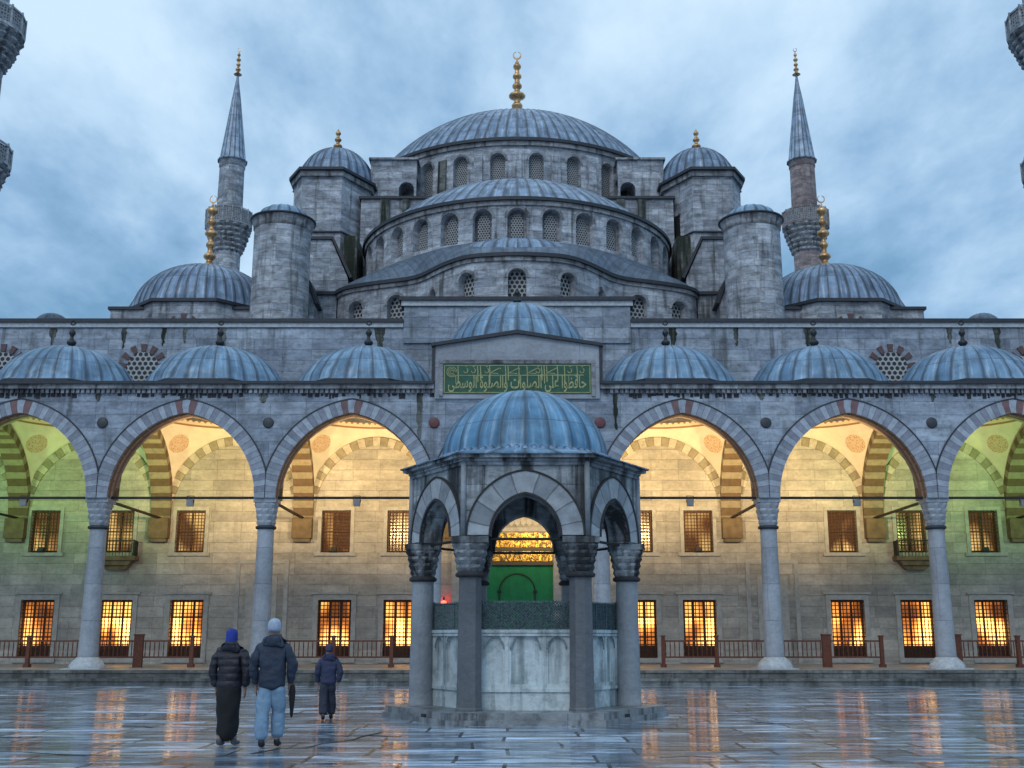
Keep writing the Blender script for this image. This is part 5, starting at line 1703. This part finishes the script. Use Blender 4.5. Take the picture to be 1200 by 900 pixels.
person((-3.72,22.6,0), R_(10), .80, 'small distant figure in dark blue crossing the courtyard left of the fountain', plain('dim_navy_coat', (.035,.045,.10), .8), plain('dim_trousers', (.03,.035,.06), .8), plain('purple_cap', (.06,.05,.12), .8), dshoe, 'man', .14)
# folded umbrella hanging from the man's right hand
rt = empty('folded_umbrella', (-3.34,17.10,.45), label='black folded umbrella carried point down at the side of the navy jacket', cat='umbrella')
mb = MB()
mb.lathe((-3.34,17.10,0), [(.008,.42),(.02,.46),(.035,.62),(.045,.80),(.03,.88),(.012,.90)], 10, rmod=lambda r,a,i: r*(1+.15*math.cos(a*5)))
mb.build('canopy', blackc, rt)
mb = MB(); mb.bar((-3.34,17.10,.88),(-3.34,17.10,1.0),.012,8); mb.build('handle', M['wood'], rt)

# the survey of the mosque above is in units of 1/1.143 m about the viewpoint: bring it to metres
SC = 1.143
EYE = Vector((0, 0, 1.6))
near = ('ablution_fountain', 'person', 'folded_umbrella', 'courtyard_paving', 'pavement_cracks', 'camera')
for o in list(bpy.data.objects):
    if o.parent is None and o.name.split('.')[0] not in near:
        o.location = EYE + (o.location - EYE)*SC
        if o.type != 'LIGHT': o.scale = (SC, SC, SC)

# ------------------------------------------------------------------ WORLD
w = bpy.data.worlds.new('World'); sc.world = w; w.use_nodes = True
nt = w.node_tree; bg = nt.nodes['Background']
sky = nt.nodes.new('ShaderNodeTexSky'); sky.sky_type = 'NISHITA'; sky.sun_disc = False
SE, SR = 12.0, 200.0
sky.sun_elevation = R_(SE); sky.sun_rotation = R_(SR); sky.air_density = 1.2; sky.dust_density = 1.0; sky.ozone_density = 3
tc = nt.nodes.new('ShaderNodeTexCoord')
sp = nt.nodes.new('ShaderNodeSeparateXYZ'); nt.links.new(tc.outputs['Generated'], sp.inputs[0])
zz = math_(nt, 'ADD', math_(nt, 'MAXIMUM', sp.outputs[2], 0), .28)
cb_ = nt.nodes.new('ShaderNodeCombineXYZ')
nt.links.new(math_(nt, 'DIVIDE', sp.outputs[0], zz), cb_.inputs[0]); nt.links.new(math_(nt, 'DIVIDE', sp.outputs[1], zz), cb_.inputs[1])
mp = nt.nodes.new('ShaderNodeMapping'); mp.inputs['Rotation'].default_value = (0,0,R_(28)); mp.inputs['Scale'].default_value = (1.25,.8,1); mp.inputs['Location'].default_value = (3.3,1.7,0)
nt.links.new(cb_.outputs[0], mp.inputs[0])
n1 = noise(nt, mp.outputs[0], 1.5, 7, .55, .15)
n2 = noise(nt, mp.outputs[0], 4.2, 6, .6, .1)
f = math_(nt, 'ADD', math_(nt, 'MULTIPLY', n1, .72), math_(nt, 'MULTIPLY', n2, .28))
f = math_(nt, 'MULTIPLY_ADD', math_(nt, 'SUBTRACT', sp.outputs[2], .395), .26, f)
clouds = ramp(nt, f, [(.38, (1.8,3.6,5.8)), (.45, (3.0,5.0,7.4)), (.52, (4.6,6.6,8.8)), (.61, (6.3,8.2,10.0))])
# a little of the clear twilight sky shows between the clouds
amt = ramp(nt, f, [(.35, .80), (.55, .96)])
mx = nt.nodes.new('ShaderNodeMix'); mx.data_type = 'RGBA'
nt.links.new(amt, mx.inputs['Factor']); nt.links.new(sky.outputs[0], mx.inputs[6]); nt.links.new(clouds, mx.inputs[7])
nt.links.new(mx.outputs[2], bg.inputs['Color'])
bg.inputs['Strength'].default_value = .075
su = bpy.data.lights.new('sun', 'SUN'); su.energy = .5; su.angle = R_(25); su.color = (1, .95, .9)
so = bpy.data.objects.new('sun', su); COL.objects.link(so)
az = R_(SR); el = R_(SE+30)
dv = Vector((-math.sin(R_(-20))*math.cos(el)*-1, -math.cos(R_(-20))*math.cos(el), math.sin(el)))
so.rotation_euler = dv.to_track_quat('Z', 'Y').to_euler()

sc.view_settings.view_transform = 'Standard'; sc.view_settings.look = 'None'; sc.view_settings.exposure = 0.5; sc.view_settings.gamma = 1
sc.view_settings.use_curve_mapping = False
sc.render.engine = 'CYCLES'
sc.cycles.use_denoising = True
sc.cycles.max_bounces = 6; sc.cycles.diffuse_bounces = 3; sc.cycles.glossy_bounces = 3; sc.cycles.sample_clamp_indirect = 4
